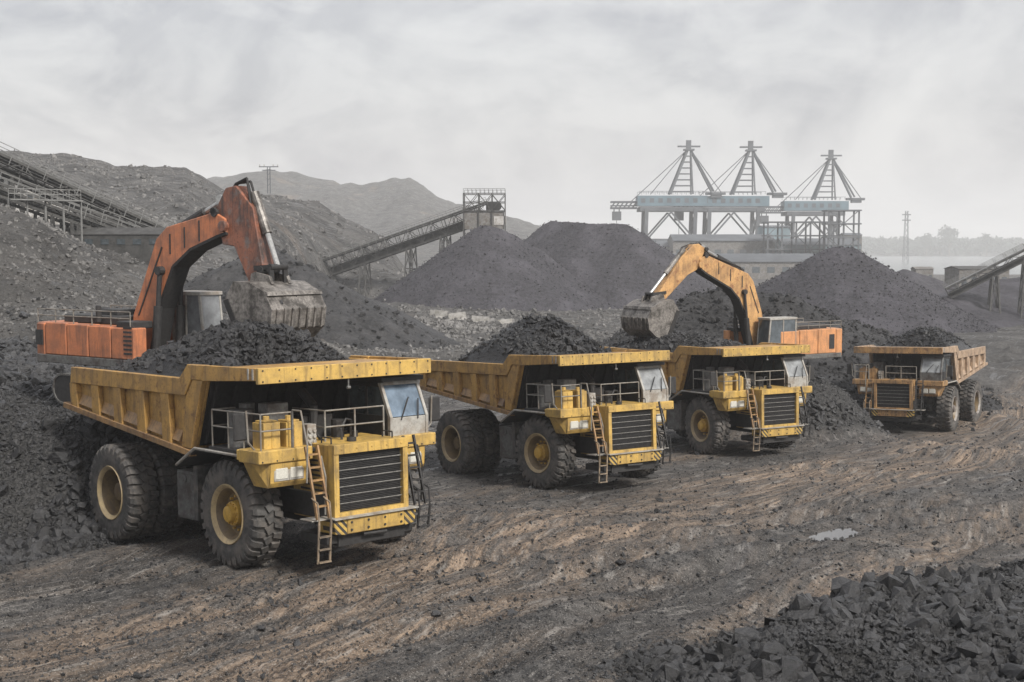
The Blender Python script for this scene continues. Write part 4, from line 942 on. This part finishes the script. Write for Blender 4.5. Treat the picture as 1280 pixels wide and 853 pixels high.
conveyor(a, b, 2.4, 1.5, [(.19,-2,.8),(.5,-3,.7)], 'long high conveyor gallery with handrails running down from the upper left corner')
a, b = at(-10,244,118), at(212,322,132)
conveyor(a, b, 2.0, 1.1, [(.28,-2,.6),(.42,-3,.6),(.7,-3,.5)], 'lower second conveyor gallery just beneath the long high one at left', cover=False)
a, b = at(404,348,262), at(618,274,256)
conveyor(a, b, 3.4, 3.4, [(.25,-12,.9),(.52,-12.5,1.1),(.72,-12.5,1.3)], 'conveyor rising right to its head house above the wide stockpile', head=1.0)
a, b = at(1188,372,215), at(1288,322,212)
conveyor(a, b, 2.4, 1.6, [(.55,-11,.8),(.95,-12,1.0)], 'short conveyor climbing to the right edge before the water')

# ------------------------------------------------------------------ sheds, walls, masts
def shed(name, c, sx, sy, h, roof, wall, roofm, label, cat, rz=0, nwin=4, group=None):
    root = empty(name, Matrix.Translation(c) @ Matrix.Rotation(rz, 4, 'Z'))
    m = MB(); m.prism([(-sx/2,-2),(sx/2,-2),(sx/2,h),(0,h+roof),(-sx/2,h)] if False else [(-sy/2,-2),(sy/2,-2),(sy/2,h),(0,h+roof),(-sy/2,h)], -sx/2, sx/2, 'yz'); m.build('wall', wall, root)
    m = MB()
    for s in (-1, 1): m.prism([(0,h+roof+.02),(s*(sy/2+.03*sy),h-.03*roof),(s*(sy/2+.03*sy),h+.02*sx**.5),(0,h+roof+.3)], -sx/2-.2, sx/2+.2, 'yz')
    m.build('roof', roofm, root)
    for k in range(nwin):
        x = -sx/2+sx*(k+.5)/nwin; w_ = sx/nwin*.5; m = MB(); m.box(x-w_/2, x+w_/2, -sy/2-.06, -sy/2-.01, h*.45, h*.75); m.build('window', M['glass'], root)
    tag(root, label, cat, group); return root
p = at(150,308,124); shed('storage_shed', (p.x,p.y,p.z-.6), 9.5, 3, 1.7, .4, M['conv'], M['conv'], 'long low dark shed under the lower left conveyor', 'shed', R(-4), 6)
p = at(55,254,140); shed('site_cabin', (p.x,p.y,p.z-.4), 5.5, 3, 1.8, .3, M['shedl'], M['shed'], 'small pale cabin behind the conveyor towers at left', 'cabin', 0, 4)
p = at(1152,346,330); shed('quay_hut', (p.x,p.y,p.z-4), 4.5, 4, 6, .3, M['shed'], M['shed'], 'small dark hut standing before the water behind the right stockpile', 'hut', 0, 3)
p = at(1220,348,300); shed('store_building', (p.x,p.y,p.z-5), 12, 8, 7.2, .4, M['shed'], M['conv'], 'flat dark building beside the water at the right', 'building', R(5), 5)
# walkway with railing between the towers
p = at(60,252,116); m = MB(); a = at(14,250,116); b = at(104,252,120); m.beam(a, b, 1.2, .12)
for k in range(13):
    c = a+(b-a)*(k/12); m.tube(c, c+Vector((0,0,1.0)), .04, 4)
for u in (.55, 1.0): m.tube(a+Vector((0,0,u)), b+Vector((0,0,u)), .04, 4)
for k in (0, 3, 6, 9, 12):
    c = a+(b-a)*(k/12); m.tube(c, c-Vector((0,0,5.5)), .1, 6)
tag(m.build('service_walkway', M['convl']), 'railed steel walkway crossing between the left conveyor towers', 'walkway')
# power pole on the ridge
p = at(338,238,345); root = empty('power_pylon', Matrix.Translation(p)); m = MB()
for s in (-.35, .35): m.tube((s,0,-1), (s,0,6.2), .13, 6)
for z in (1.0,2.4,3.8,5.0): m.beam((-.35,0,z), (.35,0,z+.7), .08, .08)
m.build('mast', M['crane'], root); m = MB(); m.beam((-2.6,0,6.1), (2.6,0,6.1), .2, .24); m.beam((-1.8,0,5.2), (1.8,0,5.2), .16, .18); m.build('crossarm', M['crane'], root)
for x in (-2.4,-1.2,1.2,2.4): m = MB(); m.tube((x,0,6.2), (x,0,6.7), .12, 6); m.build('insulator', M['pale'], root)
tag(root, 'twin-post power pylon on the ridge above the raised bucket', 'pylon')
p = at(1131,292,1400); root = empty('radio_mast', Matrix.Translation((p.x,1400,-14))); m = MB()
for (sx_, sy_) in ((-1,-1),(1,-1),(1,1),(-1,1)): m.beam((sx_*2.6,sy_*2.6,-4), (sx_*1.1,sy_*1.1,54), .5, .5)
for k in range(9): z = k*6; m.beam((-2.2,-2.2,z), (2.0,-2.0,z+6), .3, .3); m.beam((2.0,-2.0,z), (-2.0,-2.0,z+6), .3, .3)
m.build('mast', M['crane'], root)
for z in (44,50): m = MB(); m.beam((-4.6,0,z), (4.6,0,z), 1.0, 1.2); m.build('antenna_arm', M['crane'], root)
tag(root, 'thin lattice mast rising above the far wooded bank', 'mast')

# ------------------------------------------------------------------ harbour cranes
def make_crane():
    """x along the boom (seaward -x), z from the quay; metres"""
    root = empty('harbour_crane'); S = M['crane']; B = M['craneblue']
    for x in (-23, 5):
        for y in (-9, 9):
            m = MB(); m.beam((x-1,y,0), (x,y,36), 2.0, 2.0); m.box(x-3.5, x+2, y-1.6, y+1.6, 0, 2.2); m.build('portal_leg', S, root)
    m = MB()
    for y in (-9, 9):
        m.beam((-23,y,18), (5,y,18), 1.3, 1.6); m.beam((-23,y,18), (-9,y,34), .9, .9); m.beam((5,y,18), (-9,y,34), .9, .9)
    for x in (-23, 5): m.beam((x,-9,20), (x,9,34), .9, .9); m.beam((x,9,20), (x,-9,34), .9, .9); m.beam((x,-9,18), (x,9,18), 1.2, 1.4)
    m.build('portal_brace', S, root)
    m = MB(); m.box(-27, 9, -9.5, 9.5, 34.5, 37.0); m.build('portal_girder', S, root)
    m = MB()
    for s_ in (-1, 1):
        for k in range(15): m.tube((-27+k*2.6,s_*6.3,44.5), (-27+k*2.6,s_*6.3,46), .12, 4)
        m.tube((-27,s_*6.3,46), (10,s_*6.3,46), .14, 4)
    for k in range(12): m.beam((4.2,-9.6,2+k*2.8), (4.2,-9.6,3.4+k*2.8), 1.4, .2)
    m.build('access_rail', S, root)
    m = MB(); m.box(-28, 12, -6, 6, 37.6, 43.5); m.build('machinery_house', B, root)
    for k in range(7): m = MB(); m.box(-26+k*5, -23.5+k*5, -6.15, -6.02, 39.5, 42.0); m.build('house_panel', M['crane'], root)
    m = MB()
    for y in (-3, 3):
        for z in (36.5, 40): m.beam((-43,y,z), (-28,y,z), .9, 1.0)
        for k in range(6): x = -43+k*2.5; m.beam((x,y,36.5), (x+2.5,y,40), .5, .5)
    m.box(-43, -28, -3, 3, 37.6, 38.2); m.build('seaward_boom', S, root)
    m = MB(); m.box(12, 23, -2.4, 2.4, 44.2, 45.6); m.box(15, 21, -2, 2, 42.6, 44.15); m.build('rear_boom', S, root)
    m = MB(); ap = Vector((2,0,71))
    for y in (-4, 4):
        m.beam((-9,y,44.5), (1,y*.2,70), 1.3, 1.3); m.beam((4,y,44.5), (3,y*.2,70), .8, .8); m.beam((16,y,46), (3,y*.2,70), 1.1, 1.1)
        for k in range(7): z = 46+k*3.4; f = (z-44.5)/25.5; m.beam((-9+10*f,y*(1-.8*f),z), (4-f,y*(1-.8*f),z), .5, .5)
    m.box(-1, 5, -2.2, 2.2, 69.5, 70.5); m.box(-4.5, 8.5, -.8, .8, 71.5, 72.4); m.box(.4, 3.2, -1, 1, 70.5, 75.5); m.build('a_frame', S, root)
    for a_, b_ in (((1,0,70),(-31,0,40.5)), ((1,0,70),(-20,0,44.5)), ((3,0,70),(21,0,45.5))):
        m = MB(); m.beam(a_, b_, .45, .45); m.build('stay', S, root)
    m = MB(); m.box(-42, -37, -2.4, 2.4, 29.5, 34.5); m.tube((-41,0,34.5), (-41,0,37), .3, 6); m.tube((-38,0,34.5), (-38,0,37), .3, 6); m.tube((-39.5,0,29.5), (-39.5,0,10), .18, 4); m.build('trolley', S, root)
    return root
CR = make_crane(); QZ = -13.6
for i, (o, px, Y, sc, lab) in enumerate(((CR,855,745,1.0,'harbour crane furthest left, its trolley hanging clear of the boom'), (None,932,750,1.0,'harbour crane in the middle of the three in the haze'), (None,1032,790,.98,'slightly lower harbour crane standing apart to the right of the other two'))):
    o = o or copy_tree(CR); o.location = ((px-640)/1600*Y, Y, QZ+ (0 if i < 2 else -.6)); o.scale = (sc,)*3; tag(o, lab, 'crane', 'harbour cranes')
# port buildings in the haze
PB_ = [(1020,640,38,22,15,M['portblue'],'big blue cladded shed below the right harbour crane','blue'), (966,660,14,14,24,M['portblue'],'narrow tall blue transfer tower left of the big blue shed','tower'), (900,640,50,22,17,M['shed'],'grey warehouse under the middle harbour crane','w'),
       (835,655,46,22,14,M['shedl'],'pale warehouse under the leftmost harbour crane','w'), (785,690,34,18,10,M['shed'],'small grey warehouse left of the cranes behind the middle stockpile','w'), (930,520,60,18,8,M['shed'],'long low grey warehouse between the middle and right stockpiles','w'), (1062,650,9,9,20,M['shed'],'slim grey silo block at the right end of the blue shed','s')]
for (px, Y, sx, sy, h, mt, lab, _) in PB_: shed('warehouse', ((px-640)/1600*Y, Y, -13.6), sx, sy, h, 3.0 if sx > 30 else .8, mt, M['crane'], lab, 'warehouse', 0, max(3, int(sx/6)), 'port buildings in the haze')

def lattice(px, Y, w, d, h, levels, label):
    root = empty('loading_frame', Matrix.Translation(((px-640)/1600*Y, Y, -13.6))); m = MB(); S = M['crane']
    nx = max(2, int(w/6))
    for i in range(nx+1):
        for y in (-d/2, d/2): m.beam((-w/2+i*w/nx,y,-1), (-w/2+i*w/nx,y,h), .7, .7)
    for i in range(nx):
        for k in range(levels):
            z0, z1 = h*k/levels, h*(k+1)/levels; xa, xb = -w/2+i*w/nx, -w/2+(i+1)*w/nx
            if (i+k) % 2: m.beam((xa,-d/2,z0), (xb,-d/2,z1), .35, .35)
            else: m.beam((xb,-d/2,z0), (xa,-d/2,z1), .35, .35)
    m.build('steel_frame', S, root)
    for k in range(1, levels+1): q = MB(); q.box(-w/2-1, w/2+1, -d/2-1, d/2+1, h*k/levels-.4, h*k/levels+.2); q.build('platform', S, root)
    tag(root, label, 'steel frame', 'port structures in the haze')
lattice(1000, 620, 34, 10, 26, 4, 'open steel loading frame rising in front of the blue shed'); lattice(905, 690, 26, 9, 19, 3, 'lower open steel frame left of the narrow blue tower'); lattice(1050, 600, 14, 9, 31, 5, 'tall slim steel frame at the right end of the port')
# ------------------------------------------------------------------ far woods
def leaf_cloud(P, S):
    n = len(P); Rm = rot_mats(n); q = np.array([[-1,-.6,0],[1,-.6,0],[1,.6,0],[-1,.6,0]]); V = (np.einsum('nij,vj->nvi', Rm, q)*S[:,None,None]+P[:,None,:]).reshape(-1, 3); return V, np.arange(4*n).reshape(-1, 4)
def far_woods():
    n = 1500; x = RNG.uniform(620, 2100, n); y = RNG.uniform(2520, 2780, n); z = terrain(x, y)[0]; P = []; S = []
    for i in range(n):
        h = 24*(.7+.5*random.random()) + 5*fbm(np.array(x[i]*.01), np.array(1.0), 5, 2); r = 8+5*random.random(); k = 46
        d = RNG.normal(size=(k, 3)); d /= np.linalg.norm(d, axis=1)[:,None]; d *= RNG.uniform(.55, 1, (k, 1)); P.append(np.array([x[i], y[i], z[i]+h*.55]) + d*np.array([r, r, h*.5])); S.append(RNG.uniform(1.6, 3.6, k))
    V, F = leaf_cloud(np.concatenate(P), np.concatenate(S)); tag(np_mesh('far_woods', V, F, M['leaf']), 'hazy belt of woods on the far bank across the water', 'woods', kind='stuff')
far_woods()
def far_tree(px, Y, h, r, label):
    x = (px-640)/1600*Y; z = tz(x, Y); root = empty('broad_tree', Matrix.Translation((x, Y, z))); m = MB(); m.tube((0,0,-2), (0,0,h*.6), h*.035, 8, h*.02)
    for k in range(6): a_ = k*1.05; m.tube((0,0,h*(.4+.03*k)), (r*.6*math.cos(a_), r*.6*math.sin(a_), h*(.68+.04*k)), h*.014, 5, h*.006)
    m.build('trunk', M['bark'], root); P = []
    for k in range(16):
        a_ = random.uniform(0, 6.28); rr = r*random.uniform(.1, .8); c = np.array([rr*math.cos(a_), rr*math.sin(a_), h*random.uniform(.6, .95)-rr*.25]); d = RNG.normal(size=(60, 3))*np.array([r*.2, r*.2, h*.055]); P.append(c+d)
    P = np.concatenate(P); V, F = leaf_cloud(P, RNG.uniform(.6, 1.6, len(P))*h/40); o = np_mesh('crown', V, F, M['leaf']); o.parent = root; tag(root, label, 'tree', 'trees standing out on the far bank')
far_tree(1185, 2500, 62, 21, 'tallest tree standing out above the far woods'); far_tree(1232, 2500, 50, 15, 'smaller tree at the far right above the far woods'); far_tree(1157, 2500, 50, 13, 'small tree between the mast and the tallest far tree')

# puddles: level water lying in hollows of the road
for (px_, py_, r_), lb in zip(PUDDLES, ('pale puddle shining on the muddy haul road', 'small puddle on the road in front of the nearest truck')):
    x_, y_, z_ = r_['c']; m = MB(); m.add([(x_+1.9*math.cos(k*math.pi/12)*math.cos(R(48))-.85*math.sin(k*math.pi/12)*math.sin(R(48)), y_+1.9*math.cos(k*math.pi/12)*math.sin(R(48))+.85*math.sin(k*math.pi/12)*math.cos(R(48)), z_) for k in range(24)], [tuple(range(24))]); tag(m.build('puddle', M['puddle']), lb, 'puddle', kind='structure')

# ------------------------------------------------------------------ haze, light, sky, camera
hz = MB(); hz.box(-6800, 6800, -40, 7300, -40, 110); ho = hz.build('haze', M['water']); hm = bpy.data.materials.new('haze_air'); hm.use_nodes = True; nt = hm.node_tree; nt.nodes.clear()
out = nt.nodes.new('ShaderNodeOutputMaterial'); pv = nt.nodes.new('ShaderNodeVolumePrincipled'); pv.inputs['Color'].default_value = (.955,.965,.975,1); pv.inputs['Density'].default_value = .00036; nt.links.new(pv.outputs[0], out.inputs['Volume'])
ho.data.materials.clear(); ho.data.materials.append(hm); tag(ho, 'pale dusty haze over the mine and harbour', 'haze', kind='stuff')

SUN_EL, SUN_AZ = 43, 138   # azimuth clockwise from +Y: from behind the camera, to its right
az = R(SUN_AZ); el = R(SUN_EL); sv = Vector((math.sin(az)*math.cos(el), math.cos(az)*math.cos(el), math.sin(el)))
sl = bpy.data.lights.new('sun', 'SUN'); sl.energy = 1.5; sl.angle = R(10); sl.color = (1,.96,.9); so = bpy.data.objects.new('sun', sl); COL.objects.link(so); so.rotation_euler = (-sv).to_track_quat('-Z', 'Y').to_euler()
wd = bpy.data.worlds.new('World'); SC.world = wd; wd.use_nodes = True; nt = wd.node_tree; bg = nt.nodes['Background']
sky = nt.nodes.new('ShaderNodeTexSky'); sky.sky_type = 'NISHITA'; sky.sun_disc = False; sky.sun_elevation = el; sky.sun_rotation = az; sky.air_density = 1.5; sky.dust_density = 4
tc = nt.nodes.new('ShaderNodeTexCoord').outputs['Generated']; mp = N(nt, 'ShaderNodeMapping'); mp.inputs['Scale'].default_value = (1, 1, 1.7); nt.links.new(tc, mp.inputs[0])
c1 = noise(nt, mp.outputs[0], 3.4, 9, .62, 1.0); c2 = noise(nt, mp.outputs[0], 9, 7, .66, .6)
cl = mixc(nt, gramp(nt, c1, .37, .62), (1.25,1.25,1.37), (2.2,2.18,2.2)); cl = mixc(nt, math_(nt, 'MULTIPLY', gramp(nt, c2, .44, .62), .55), cl, (2.4,2.37,2.37)); cl = mixc(nt, math_(nt, 'MULTIPLY', gramp(nt, c2, .50, .36), .0), cl, (1.6,1.6,1.66))
nt.links.new(mixc(nt, .93, sky.outputs[0], cl), bg.inputs[0]); bg.inputs[1].default_value = .1
cd = bpy.data.cameras.new('camera'); cam = bpy.data.objects.new('camera', cd); COL.objects.link(cam); SC.camera = cam
cd.sensor_width = 36; cd.lens = 1600/1280*36; cd.clip_start = .5; cd.clip_end = 20000; cam.location = (0,0,0); cam.rotation_euler = (R(90)-math.atan2(116.5, 1600), 0, 0)
vs_ = SC.view_settings; vs_.view_transform = 'Standard'; vs_.look = 'None'; vs_.gamma = 1; vs_.exposure = 1.8; vs_.use_curve_mapping = False
SC.cycles.volume_bounces = 2; SC.cycles.max_bounces = 6; SC.cycles.use_denoising = True
